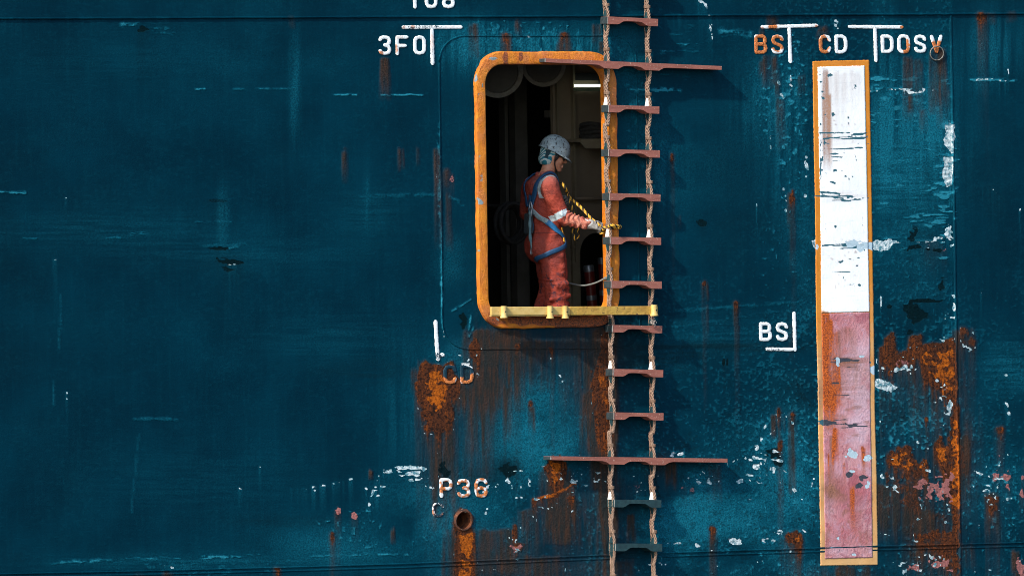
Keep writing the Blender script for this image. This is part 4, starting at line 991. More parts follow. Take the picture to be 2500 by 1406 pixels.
for px in (1236, 1350, 1386, 1470):
    p = hp(px, 762, .11)
    mb.box((p.x, -.085, p.z), (.012, 0, 0), (0, .056, 0), (0, 0, .016))
mb.build('sill_plate', M['yellow'], ship, False, .003)['label'] = 'narrow plate carrying the yellow rail'
mb = MB()
q = hp(1600, 775, DRAIL)
for i in range(14):
    b0 = q + Vector((random.uniform(-.05, .01), random.uniform(-.012, .012), random.uniform(-.05, 0)))
    mb.tube([b0, b0 + Vector((random.uniform(-.02, .02), random.uniform(-.01, .01), -random.uniform(.01, .04)))], .002, 4)
mb.build('frayed_tie', M['cap_edge'], rail)

# drain pipe
mb = MB()
axis = Vector((.02, -1, -.10)).normalized()
o0 = Vector((PIPE.x, 0, PIPE.z))
mb.lathe([(.098, -.01), (.091, .004), (.085, .008), (.082, .016), (.080, .018), (.075, .019), (.072, .016)], o0, axis, (0, 0, 1), 32)
mb.lathe([(.072, .016), (.070, 0), (.070, -.3), (.0, -.3)], o0, axis, (0, 0, 1), 32, 1)
for v in range(len(mb.v)):
    x, y, z = mb.v[v]
    mb.v[v] = (x + random.uniform(-.002, .002), y + random.uniform(-.002, .002), z + random.uniform(-.002, .002))
mb.build('drain_pipe', [M['rust_pipe'], M['pipe_in']], ship, True)['label'] = 'rusty drain pipe outlet streaming orange rust'

# ring hanging on the last letter
mb = MB()
rc = on_hull(2286, 131, .014)
mb.tube([rc + Vector((.066 * math.cos(a), -.004 * math.sin(a), .058 * math.sin(a))) for a in [2 * math.pi * i / 28 for i in range(28)]], .0052, 7, 0, True)
mb.build('mooring_ring', M['ring'], ship, True)['label'] = 'thin corroded ring hanging at the letter V'

# welded letters
GL = {
 '3': [[(0, .17), (.12, .04), (.5, 0), (.88, .05), (1, .2), (.95, .36), (.8, .45), (.5, .48)], [(.5, .48), (.85, .54), (1, .68), (1, .82), (.88, .95), (.5, 1), (.12, .96), (0, .82)]],
 'F': [[(0, 1), (0, 0), (1, 0)], [(0, .52), (.82, .52)]],
 'O': [[(.5, 0), (.18, .04), (.02, .2), (0, .5), (.02, .8), (.18, .96), (.5, 1), (.82, .96), (.98, .8), (1, .5), (.98, .2), (.82, .04), (.5, 0)]],
 '1': [[(.2, .16), (.55, 0), (.55, 1)]],
 '8': [[(.5, 0), (.14, .05), (.05, .24), (.14, .42), (.5, .48), (.86, .42), (.95, .24), (.86, .05), (.5, 0)], [(.5, .48), (.12, .56), (0, .74), (.12, .94), (.5, 1), (.88, .94), (1, .74), (.88, .56), (.5, .48)]],
 'B': [[(0, 0), (0, 1), (.7, 1), (.95, .9), (1, .75), (.95, .58), (.7, .49), (0, .49)], [(0, 0), (.66, 0), (.9, .08), (.95, .25), (.88, .42), (.66, .49)]],
 'S': [[(1, .2), (.88, .05), (.5, 0), (.12, .05), (0, .22), (.1, .4), (.5, .5), (.9, .6), (1, .78), (.88, .95), (.5, 1), (.12, .95), (0, .8)]],
 'C': [[(1, .24), (.86, .05), (.5, 0), (.15, .05), (0, .25), (0, .75), (.15, .95), (.5, 1), (.86, .95), (1, .76)]],
 'D': [[(0, 0), (0, 1), (.6, 1), (.9, .9), (1, .68), (1, .32), (.9, .1), (.6, 0), (0, 0)]],
 'V': [[(0, 0), (.5, 1)], [(1, 0), (.52, .98)]],
 'P': [[(0, 1), (0, 0), (.7, 0), (.95, .1), (1, .27), (.95, .46), (.7, .55), (0, .55)]],
 '6': [[(1, .18), (.86, .04), (.5, 0), (.15, .05), (0, .25), (0, .75), (.15, .95), (.5, 1), (.85, .95), (1, .76), (.88, .56), (.5, .49), (.12, .56), (.02, .66)]],
}
def letter(ch, bx0, by0, bx1, by1, label, sw=10.0, hgt=.0065):
    mb = MB()
    h = sw / 2
    for si, st in enumerate(GL[ch]):
        P = []
        for a, b in st:
            y = by0 + h + (by1 - by0 - sw) * b
            P.append(Vector((bx0 + h * .9 + (bx1 - bx0 - sw * .9) * a + .016 * (y - by0), y, 0)))
        P = resample(P, 2.5)
        weld_ribbon(mb, [(p.x, p.y) for p in P], sw, hgt + .0009 * si, 0, False, .10)
    o = mb.build('letter' if ch.isalpha() else 'numeral', M['letter'], ship, True)
    o['label'] = label
    add_wear(o.data, LETTER_WEAR)
    return o
for ch, x, y0, y1, w, lb in [
    ('1', 998, -26, 22, 26, 'raised white numeral 1 cut off by the top edge'), ('O', 1036, -26, 22, 31, 'raised white 0 cut off by the top edge'), ('8', 1078, -26, 22, 31, 'raised white numeral 8 cut off by the top edge'),
    ('3', 923, 87, 136, 31, 'raised white numeral 3 of 3FO'), ('F', 965, 87, 136, 31, 'raised white letter F of 3FO'), ('O', 1008, 87, 135, 31, 'raised white letter O of 3FO'),
    ('B', 1841, 85, 133, 31, 'orange-rusted raised letter B of the upper BS'), ('S', 1882, 85, 133, 30, 'rust-tinged raised letter S of the upper BS'),
    ('C', 1998, 85, 132, 30, 'rust-tinged raised letter C above the striped panel'), ('D', 2037, 85, 132, 31, 'raised white letter D above the striped panel'),
    ('D', 2151, 85, 131, 31, 'raised white letter D of DOSV'), ('O', 2191, 84, 132, 31, 'half-rusted raised letter O of DOSV'), ('S', 2232, 85, 131, 30, 'raised white letter S of DOSV'), ('V', 2271, 85, 131, 31, 'orange-rusted raised letter V with ring'),
    ('B', 1853, 786, 833, 31, 'raised white letter B of the lower BS'), ('S', 1894, 786, 833, 30, 'raised white letter S of the lower BS'),
    ('C', 1083, 890, 938, 32, 'rust-brown raised letter C below the door'), ('D', 1124, 890, 937, 32, 'orange-rusted raised letter D below the door'),
    ('P', 1072, 1166, 1215, 32, 'rust-freckled raised letter P of P36'), ('3', 1115, 1168, 1215, 32, 'rust-freckled raised numeral 3 of P36'), ('6', 1158, 1166, 1215, 32, 'rust-freckled raised numeral 6 of P36'),
    ('C', 1054, 1226, 1262, 28, 'mostly worn away letter C below P36')]:
    letter(ch, x, y0, x + w, y1, lb, 6.5 if y0 == 1226 else 9.0)
def mark(pts, label, sw=9.5):
    mb = MB()
    for si, st in enumerate(pts):
        P = resample([Vector((a, b, 0)) for a, b in st], 3)
        weld_ribbon(mb, [(p.x, p.y) for p in P], sw, .006 + .001 * si, 0, False, .14)
    o = mb.build('marking', M['letter'], ship, True)
    o['label'] = label
    add_wear(o.data, LETTER_WEAR)
mark([[(984, 67.5), (1123, 67)], [(1054, 74), (1056, 156)]], 'white T-shaped mark beside 3FO')
mark([[(1860, 67), (1993, 63)], [(1926, 70), (1929, 151)]], 'white T-shaped mark beside the upper BS', 9)
mark([[(2073, 66), (2202, 67)], [(2137, 71), (2139, 149)]], 'white T-shaped mark beside DOSV', 9)
mark([[(1939, 764), (1941, 853)], [(1872, 852), (1936, 853)]], 'white corner mark beside the lower BS', 9)
mark([[(1064, 785), (1067, 840), (1070, 876)], [(1070, 868), (1080, 866)]], 'white upright mark left of the door sill', 10)
mark([[(1127, 888), (1146, 888)]], 'thin pale remnant line above the rusted D', 3)

# striped draught panel
def sheet(name, quad, off, mat, label, wear, res=2.4, parent=ship):
    (ax_, ay_), (bx_, by_), (cx_, cy_), (dx_, dy_) = quad        # tl tr br bl
    nx_ = max(2, int((bx_ - ax_) / res)); ny_ = max(2, int((dy_ - ay_) / res))
    P = np.zeros((ny_ + 3, nx_ + 3, 3))
    for j in range(-1, ny_ + 2):
        for i in range(-1, nx_ + 2):
            s, t = min(max(i, 0), nx_) / nx_, min(max(j, 0), ny_) / ny_
            x = (ax_ * (1 - s) + bx_ * s) * (1 - t) + (dx_ * (1 - s) + cx_ * s) * t
            y = (ay_ * (1 - s) + by_ * s) * (1 - t) + (dy_ * (1 - s) + cy_ * s) * t
            edge = i <= 0 or j <= 0 or i >= nx_ or j >= ny_
            if edge:
                rg = random.Random(int(min(max(i, 0), nx_)) * 7919 + int(min(max(j, 0), ny_)))
                x += rg.uniform(-.6, .6); y += rg.uniform(-.6, .6)
            out = i < 0 or j < 0 or i > nx_ or j > ny_
            P[j + 1, i + 1] = on_hull(x, y, -.003 if out else off)
    o = grid_mesh(name, P, mat, parent, None, wear)
    o['label'] = label
    return o
sheet('panel_border', ((1983, 150), (2122, 147), (2143, 1378), (2003, 1380)), .0030, M['panel_orange'], 'orange painted border of the striped panel', PANEL_WEAR)
sheet('white_panel', ((1995, 164), (2110, 161), (2122, 761), (2006, 764)), .0062, M['panel_white'], 'chipped white upper half of the striped panel', PANEL_WEAR)
sheet('red_panel', ((2006, 765.5), (2122, 762.5), (2129, 1360), (2013, 1363)), .0060, M['panel_red'], 'faded pink red lower half of the striped panel', PANEL_WEAR)

# ------------------------------------------------------------------ compartment behind the door
FLZ = hp(1335, 862, -.42).z
CLZ = DT + .42
RX0, RX1, RY1 = DL - 1.3, DR + 2.9, 3.4
def slab(name, c, h, mat):
    mb = MB()
    mb.box(c, (h[0], 0, 0), (0, h[1], 0), (0, 0, h[2]))
    o = mb.build(name, mat)
    tag(o, kind='structure')
    return o
cxm, cym = (RX0 + RX1) / 2, RY1 / 2 + .02
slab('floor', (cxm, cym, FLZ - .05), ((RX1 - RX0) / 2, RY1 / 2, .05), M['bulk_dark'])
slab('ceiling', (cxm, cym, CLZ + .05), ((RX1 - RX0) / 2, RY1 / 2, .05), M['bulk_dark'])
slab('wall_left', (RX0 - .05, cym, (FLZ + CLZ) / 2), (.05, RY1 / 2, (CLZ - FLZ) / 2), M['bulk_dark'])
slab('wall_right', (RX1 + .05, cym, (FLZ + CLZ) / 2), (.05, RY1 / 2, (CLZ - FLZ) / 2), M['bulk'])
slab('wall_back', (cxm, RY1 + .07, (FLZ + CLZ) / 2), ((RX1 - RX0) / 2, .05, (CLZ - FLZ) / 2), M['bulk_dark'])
# brown partition with an arched opening
DP = -1.15
def ip(px, py, dep=DP): return hp(px, py, dep)
bx = ip(1353, 500).x
aL, aR = ip(1417, 650).x, ip(1500, 650).x
aT = ip(1455, 568).z
ar = (aR - aL) / 2
poly2 = [(bx, FLZ), (aL, FLZ)] + [(aL + ar - ar * math.cos(math.pi * i / 14), aT - ar + ar * math.sin(math.pi * i / 14)) for i in range(15)] + [(aR, FLZ), (RX1, FLZ), (RX1, CLZ), (bx, CLZ)]
mb = MB()
mb.prism(poly2, 1.15, 1.19, lambda a, b, d: Vector((a, d, b)))
part_o = mb.build('partition', M['bulk'])
tag(part_o, kind='structure')
def strip(name, px, py0, py1, w, t, mat, dep=DP):
    p, q = ip(px, py0, dep), ip(px, py1, dep)
    mb = MB()
    mb.box((p.x, -dep - t / 2 - .002, (p.z + q.z) / 2), (w / 2, 0, 0), (0, t / 2, 0), (0, 0, (p.z - q.z) / 2))
    o = mb.build(name, mat)
    adopt(o, part_o)
    return o
strip('stiffener', 1392, 60, 640, .02, .05, M['shelfm'])
strip('stiffener', 1354, 60, 860, .012, .03, M['shelfm'])
strip('door_post', 1401, 560, 860, .07, .03, M['shelfm'])
strip('door_post_band', 1401, 600, 606, .08, .045, M['shelfm'])
strip('door_post_band', 1401, 690, 696, .08, .045, M['shelfm'])
strip('junction_box', 1336, 270, 288, .06, .08, M['duct'], -1.3)
mb = MB()
p, q = ip(1396, 486, DP), ip(1500, 484, DP)
mb.tube([Vector((p.x, 1.10, p.z)), Vector((q.x, 1.10, q.z))], .014, 8)
adopt(mb.build('rail_pipe', M['bulk'], None, True), part_o)

# ventilation ducts under the ceiling
for px, py, r, dep, lb in ((1214, 176, .215, .95, 'large grimy round duct under the ceiling, left one'), (1327, 158, .185, 1.0, 'smaller grimy round duct under the ceiling beside the larger one')):
    c = hp(px, py, -dep)
    e = empty('ventilation_duct', c, lb, 'duct', 'ducts in the compartment')
    mb = MB()
    mb.lathe([(0, .0), (r * .78, .0), (r * .86, -.01), (r * .9, -.03), (r * .9, -1.6)], c, -FWD + Vector((0, 0, -.16)), (0, 0, 1), 36)
    mb.build('duct_body', M['duct'], e, True, auto=.6)
    mb = MB()
    mb.lathe([(r * .80, .004), (r * .82, .016), (r, .016), (r, -.02), (r * .9, -.02)], c, -FWD + Vector((0, 0, -.16)), (0, 0, 1), 36)
    mb.build('flange', M['flange'], e, True, auto=.6)

for px, w_ in ((1226, .03), (1262, .12)):
    p, q = hp(px, 100, -1.9), hp(px, 860, -1.9)
    mb = MB()
    mb.box((p.x, 1.9, (FLZ + CLZ) / 2), (w_ / 2, 0, 0), (0, .05, 0), (0, 0, (CLZ - FLZ) / 2 - .01))
    tag(mb.build('column', M['duct']), kind='structure')
hz0 = hp(1247, 545, -1.25)
mb = MB()
for i in range(5):
    rr = .13 - .012 * (i % 3)
    mb.tube([hz0 + Vector((rr * math.cos(a), .03 * i - .06, rr * 1.25 * math.sin(a))) for a in [2 * math.pi * j / 28 for j in range(28)]], .019, 7, 0, True)
mb.tube([hz0 + Vector((-.02, .0, .14)), hz0 + Vector((-.02, .66, .16))], .015, 8)
tag(mb.build('hose_coil', M['coil'], None, True), 'dark coiled hose hanging in the dark left of the person', 'hose')

# lamp
lp, lq = ip(1404, 213, -1.08), ip(1474, 213, -1.08)
lamp = empty('ceiling_lamp', (lp + lq) / 2, 'lit tube lamp with greenish underside high inside the door', 'lamp')
mb = MB()
mb.box((lp + lq) / 2 + Vector((0, 0, .012)), (lq - lp) / 2, (0, .02, 0), (0, 0, .011))
mb.build('tube', M['tube'], lamp, False, .006)
mb = MB()
mb.box((lp + lq) / 2 + Vector((0, .0, -.02)), (lq - lp) / 2 * 1.05, (0, .035, 0), (0, 0, .013))
mb.build('tray', mat_simple('pale_green_lamp_tray', (.22, .30, .20), (.18, .25, .17), 20, .5, .1), lamp, False, .004)
mb = MB()
mb.box((lp + lq) / 2 + Vector((.02, .05, .085)), (lq - lp) / 2 * 1.1, (0, .03, 0), (0, 0, .03))
mb.tube([lp + Vector((.02, .05, .05)), lp + Vector((.02, .05, -.01))], .01, 6)
mb.tube([lq + Vector((-.03, .02, .06)), lq + Vector((-.03, .02, 0))], .008, 6)
mb.build('bracket', M['black'], lamp)
# shelf and coil
sp, sq = ip(1396, 344, -1.0), ip(1500, 344, -1.0)
mb = MB()
mb.box(((sp.x + sq.x) / 2, 1.0, sp.z), ((sq.x - sp.x) / 2, 0, 0), (0, .145, 0), (0, 0, .012))
g0, g1 = ip(1396, 350, -.87), ip(1428, 363, -.87)
mb.prism([(sp.x, sp.z - .012), (sq.x, sp.z - .012), (sq.x, g1.z), (g1.x, g1.z)], .86, .875, lambda a, b, d: Vector((a, d, b)))
tag(mb.build('wall_shelf', M['shelfm']), 'buff steel wall shelf behind the ladder, dark coil on it', 'shelf')
mb = MB()
cc = ip(1452, 318, -1.0)
for i in range(4):
    rr = .115 - .006 * (i % 2)
    mb.tube([Vector((cc.x + rr * math.cos(a), 1.0 + rr * math.sin(a), sp.z + .032 + .034 * i + .006 * math.sin(3 * a + i))) for a in [2 * math.pi * j / 26 for j in range(26)]], .02, 7, 0, True)
tag(mb.build('rope_coil', M['coil'], None, True), 'dark coil of rope lying on the shelf inside', 'rope')
# red cylinders in the archway
def cylinder(px, py, dep, r, lean, lb):
    c = hp(px, py, -dep)
    base = Vector((c.x - lean * (c.z - FLZ), c.y, FLZ + .002))
    e = empty('fire_extinguisher', base, lb, 'extinguisher', 'red cylinders in the archway')
    axis = Vector((lean, 0, 1)).normalized()
    H = (c.z - FLZ)
    mb = MB()
    mb.lathe([(0, 0), (r, 0), (r, H - .05), (r * .96, H - .03), (0, H - .03)], base, axis, (1, 0, 0), 22)
    mb.build('body', M['red'], e, True, auto=.6)
    mb = MB()
    mb.lathe([(r * 1.04, H - .045), (r * 1.04, H), (r * .9, H + .01), (0, H + .012)], base, axis, (1, 0, 0), 22)
    mb.build('cap', M['steel'], e, True, auto=.6)
    mb = MB()
    mb.lathe([(r * 1.03, H * .60), (r * 1.03, H * .66)], base, axis, (1, 0, 0), 22)
    mb.build('band', M['steel'], e, True)
    mb = MB()
    f = base + axis * (H * .45) + Vector((-.3 * r, -r, 0))
    mb.box(f, (.035, 0, 0), (0, .015, 0), (0, 0, .04))
    mb.tube([f, f + Vector((.03, -.02, -.1)), f + Vector((.07, -.01, -.2))], .009, 6)
    mb.build('holder', M['black'], e)
cylinder(1437, 650, 1.33, .043, -.09, 'red cylinder with silver cap standing nearest in the archway')
cylinder(1469, 632, 1.5, .034, -.03, 'red cylinder partly hidden behind the door jamb')
# grey line strung across the doorway
mb = MB()
mb.tube(spline([hp(1330, 680, -.55), hp(1383, 690, -.42), (hp(1420, 697, -.28)), hp(1450, 692, -.15), hp(1476, 680, -.06)], 8), .008, 7)
mb.tube([hp(1476, 680, -.06), hp(1481, 679, -.035)], .014, 7)
tag(mb.build('hanging_line', M['grey_rope'], None, True), 'thin grey line sagging across the doorway at knee height', 'line')

# harbour water far below the frame
mb = MB()
mb.add([(-400, -600, 0), (400, -600, 0), (400, .5, 0), (-400, .5, 0)], [(0, 1, 2, 3)])
tag(mb.build('water', M['water']), kind='structure')

# ------------------------------------------------------------------ pilot ladder
DF, DBK = .125, .012
STEPS = [  # front face: left x, left top y, right x, right top y, kind
    (1479, -280, 1603, -275, 'w'), (1480, -173, 1604, -168, 'w'), (1482, -66, 1606, -61, 'w'), (1483, 41, 1607, 47, 'w'), (1330, 143, 1762, 162, 'L'), (1485, 256.5, 1610, 260.5, 'w'), (1485, 364.5, 1611, 367.5, 'w'),
    (1487, 471.5, 1613, 474.5, 'w'), (1489, 578.5, 1614, 580.5, 'w'), (1491, 685.5, 1616, 687, 'w'), (1495, 793, 1617, 795.5, 'w'), (1496, 900, 1619, 903, 'w'),
    (1498, 1006, 1620, 1008, 'w'), (1344, 1113, 1776, 1119, 'L'), (1499, 1219, 1615, 1220, 'r'), (1502, 1326, 1617, 1327, 'r'), (1504, 1434, 1619, 1436, 'r'), (1505, 1541, 1620, 1543, 'r'), (1507, 1648, 1622, 1650, 'r')]
WHITECH = {5, 8, 11, 14}
ladder = empty('pilot_ladder', hp(1560, 1648, .07), 'hanging rope ladder with wooden steps and two long spreader steps beside the door', 'ladder')
PROF = [(0, 0), (1, 0), (1, -1), (.80, -1), (.755, -.90), (.72, -.72), (.68, -.56), (.62, -.50), (.38, -.50), (.32, -.56), (.28, -.72), (.245, -.90), (.20, -1), (0, -1)]
def lblocks():
    P = [(0, 0), (1, 0), (1, -.52)]
    for c in (.605, .375):
        P += [(c + .085, -.55), (c + .065, -.64), (c + .05, -.84), (c + .04, -1), (c - .04, -1), (c - .05, -.84), (c - .065, -.64), (c - .085, -.55)]
    P += [(0, -.52)]
    return P
node = []
for i, (xl, yl, xr, yr, kd) in enumerate(STEPS):
    A, B = hp(xl, yl, DF), hp(xr, yr, DF)
    ux = (B - A); Ls = ux.length; ux.normalize()
    uz = Vector((-ux.z, 0, ux.x))
    tw = random.uniform(-.004, .004)
    T = .060 if kd != 'r' else .062
    poly_ = PROF if kd != 'L' else lblocks()
    mb = MB()
    fn = lambda s, v, d: A + ux * (s * Ls) + uz * (v * T) + Vector((0, (DF - d) + tw * (s - .5), 0))
    mb.prism(poly_, DF, DBK, fn, 0)
    nside = len(poly_)
    mb.m[nside - 1] = 1                                   # left end face
    o = mb.build('spreader_step' if kd == 'L' else 'step', [M['wood'] if kd != 'r' else M['rubber'], M['capdark'] if kd != 'r' else M['rubber']], ladder, False, .004)
    if kd == 'L': o['label'] = 'long wooden spreader step reaching past both ropes'
    if kd == 'r': o['label'] = 'dark rubber step near the foot of the ladder'
    mb = MB()
    hh = T * (.52 if kd == 'L' else 1)
    mb.box(A + ux * .003 - uz * hh * .5 - Vector((0, .0012, 0)), ux * .0028, (0, .0012, 0), uz * hh * .47)
    mb.build('worn_edge', M['cap_edge'], o)
    # where the ropes pass
    pl, pr = (xl + 6, xr - 18) if kd != 'L' else ((1490, 1592) if yl < 500 else (1500, 1602))
    if kd == 'r': pl, pr = xl + 2, xr - 12
    pts = []
    for px in (pl, pr):
        f = hp(px, (yl + yr) / 2, DF)
        s = (f - A).dot(ux)
        pts.append(A + ux * s)
    node.append((pts, uz, T, kd, i))

def rope_path(side, which):
    P = []
    dcen = .068
    for (pts, uz, T, kd, i) in node:
        p = pts[side]
        dd = .030 * which
        jx = random.uniform(-.015, -.003)
        def at(dz, off, jj=0): return Vector((p.x + jj, -(dcen + off), p.z + dz))
        P.append(at(.20, .013 * which, jx - .004)); P.append(at(.11, .016 * which, jx)); P.append(at(.045, dd * .85)); P.append(at(0, dd)); P.append(at(-T, dd)); P.append(at(-T - .05, dd * .72)); P.append(at(-T - .105, .015 * which, jx * .8))
    return spline(P, 4)
for side in (0, 1):
    for which in (1, -1):
        random.seed(40 + side)
        mb = MB()
        rope3(mb, rope_path(side, which), .0126, .080, 7)
        mb.build('side_rope', M['rope'], ladder, True)
random.seed(21)
for ni, (pts, uz, T, kd, i) in enumerate(node):
    for side in (0, 1):
        p = pts[side]
        white = i in WHITECH
        mb = MB()
        hh = .032 if white else .026
        mb.box((p.x - .002, -.068, p.z + hh + .001), (.021 if white else .017, 0, 0), (0, .026, 0), (0, 0, hh), 0, .62, .5)
        mb.build('chock', M['chockw'] if white else M['rubber'], ladder, False, .003)
        mb = MB()
        mb.box((p.x - .002, -.068, p.z - T * (1 if kd != 'L' else 1) - .028), (.016, 0, 0), (0, .024, 0), (0, 0, -.026), 0, .6, .5)
        mb.build('chock', M['rubber'], ladder, False, .003)
        for dz in (.098,):
            mb = MB()
            zc = p.z + dz
            ring_ = [Vector((p.x + .019 * math.cos(a), -.068 + .034 * math.sin(a), zc)) for a in [2 * math.pi * j / 14 for j in range(14)]]
            for q in (-.008, 0, .008):
                mb.tube([r + Vector((0, 0, q)) for r in ring_], .0052, 5, 0, True)
            mb.build('seizing', M['twine'], ladder, True)

# ------------------------------------------------------------------ the person in the doorway
_L3 = RNG.random((24, 24, 24))
def noise3(P, f):
    q = np.mod(P * f + 7.3, 22); i = q.astype(int); t = q - i; t = t * t * (3 - 2 * t)
    def g(a, b, c): return _L3[i[:, 0] + a, i[:, 1] + b, i[:, 2] + c]
    x0 = g(0, 0, 0) * (1 - t[:, 0]) + g(1, 0, 0) * t[:, 0]; x1 = g(0, 1, 0) * (1 - t[:, 0]) + g(1, 1, 0) * t[:, 0]
    x2 = g(0, 0, 1) * (1 - t[:, 0]) + g(1, 0, 1) * t[:, 0]; x3 = g(0, 1, 1) * (1 - t[:, 0]) + g(1, 1, 1) * t[:, 0]
    return ((x0 * (1 - t[:, 1]) + x1 * t[:, 1]) * (1 - t[:, 2]) + (x2 * (1 - t[:, 1]) + x3 * t[:, 1]) * t[:, 2]) - .5

def d_cap(p, a, b, ra, rb):
    a = np.array(a, float); b = np.array(b, float); ab = b - a
    t = np.clip(((p - a) @ ab) / max(ab @ ab, 1e-9), 0, 1)
    return np.linalg.norm(p - a - t[..., None] * ab, axis=-1) - (ra + (rb - ra) * t)
def d_ell(p, c, r, R=None):
    q = p - np.array(c, float)
    if R is not None: q = q @ R
    r = np.array(r, float)
    k0 = np.linalg.norm(q / r, axis=-1); k1 = np.linalg.norm(q / (r * r), axis=-1)
    return k0 * (k0 - 1) / np.maximum(k1, 1e-9)
def p_dist(pr, p):
    return d_cap(p, *pr[1]) if pr[0] == 'c' else d_ell(p, *pr[1])
def p_box(pr):
    if pr[0] == 'c':
        a, b, ra, rb = pr[1]; r = max(ra, rb)
        return np.minimum(a, b) - r, np.maximum(a, b) + r
    c, r = np.array(pr[1][0]), max(pr[1][1])
    return c - r, c + r

def sdf_mesh(prims, res, cut=None):
    """smooth union of capsules and ellipsoids -> closed surface (surface nets); prim = (type, args, k, tag)"""
    lo = np.min([p_box(p)[0] for p in prims], 0) - .03; hi = np.max([p_box(p)[1] for p in prims], 0) + .03
    n = np.ceil((hi - lo) / res).astype(int) + 1
    ax = [lo[i] + res * np.arange(n[i]) for i in range(3)]
    D = np.full(n, .06, np.float32)
    for pr in prims:
        b0, b1 = p_box(pr); m = max(pr[2], .012) + .012
        s = [slice(max(0, int((b0[i] - m - lo[i]) / res)), min(n[i], int((b1[i] + m - lo[i]) / res) + 2)) for i in range(3)]
        g = np.stack(np.meshgrid(ax[0][s[0]], ax[1][s[1]], ax[2][s[2]], indexing='ij'), -1)
        d = p_dist(pr, g).astype(np.float32)
        o = D[s[0], s[1], s[2]]; k_ = pr[2]
        h = np.clip(.5 + .5 * (o - d) / k_, 0, 1)
        D[s[0], s[1], s[2]] = o * (1 - h) + d * h - k_ * h * (1 - h)
    if cut is not None:
        g = np.stack(np.meshgrid(*ax, indexing='ij'), -1)
        D = np.maximum(D, cut(g).astype(np.float32))
    S = D < 0
    c8 = [S[a:n[0] - 1 + a, b:n[1] - 1 + b, c:n[2] - 1 + c] for a in (0, 1) for b in (0, 1) for c in (0, 1)]
    tot = sum(x.astype(np.int8) for x in c8)
    act = np.argwhere((tot > 0) & (tot < 8))
    vid = np.full(tuple(n - 1), -1, np.int64); vid[act[:, 0], act[:, 1], act[:, 2]] = np.arange(len(act))
    acc = np.zeros((len(act), 3)); cnt = np.zeros(len(act))
    cor = [(a, b, c) for a in (0, 1) for b in (0, 1) for c in (0, 1)]
    for i in range(8):
        for j in range(i + 1, 8):
            if sum(abs(np.array(cor[i]) - cor[j])) != 1: continue
            A = act + cor[i]; B = act + cor[j]
            da = D[A[:, 0], A[:, 1], A[:, 2]]; db = D[B[:, 0], B[:, 1], B[:, 2]]
            x = (da < 0) != (db < 0)
            t = np.where(x, da / np.where(da == db, 1, da - db), 0)
            acc += x[:, None] * (A + t[:, None] * (B - A)); cnt += x
    V = lo + res * acc / np.maximum(cnt, 1)[:, None]
    Q = []
    for axn in range(3):
        u, w = (axn + 1) % 3, (axn + 2) % 3
        sl0 = [slice(None)] * 3; sl1 = [slice(None)] * 3
        sl0[axn] = slice(0, -1); sl1[axn] = slice(1, None)
        a = S[tuple(sl0)]; b = S[tuple(sl1)]
        e = np.argwhere(a != b)
        e = e[(e[:, u] > 0) & (e[:, w] > 0) & (e[:, u] < n[u] - 1) & (e[:, w] < n[w] - 1)]
        def cell(du, dw):
            q = e.copy(); q[:, u] += du; q[:, w] += dw
            return vid[q[:, 0], q[:, 1], q[:, 2]]
        q = np.stack([cell(-1, -1), cell(0, -1), cell(0, 0), cell(-1, 0)], -1)
        fl = ~a[e[:, 0], e[:, 1], e[:, 2]]
        q[fl] = q[fl][:, ::-1]
        Q.append(q)
    Q = np.concatenate(Q); Q = Q[(Q >= 0).all(1)]
    td = np.stack([p_dist(pr, V) for pr in prims], 0)
    tags = np.array([pr[3] for pr in prims])[td.argmin(0)]
    return V, Q, tags

PB = hp(1335, 592, -.42)
PBASE = Vector((PB.x, PB.y, FLZ))
person = empty('person', PBASE, 'person in orange coverall, white hard hat and blue harness in the door holding a rope', 'person')
def loc(p): return PBASE + Vector(p)

# posture, metres: x ahead, y to the left, z up from the floor
HC = np.array([.075, -.005, 1.615])
yw, pt = math.radians(-24), math.radians(13)
hx = np.array([math.cos(yw) * math.cos(pt), math.sin(yw) * math.cos(pt), -math.sin(pt)])
hy = np.array([-math.sin(yw), math.cos(yw), 0.0])
hz = np.cross(hx, hy)
HR = np.stack([hx, hy, hz], 1)
def hd(p): return tuple(HC + HR @ np.array(p, float))

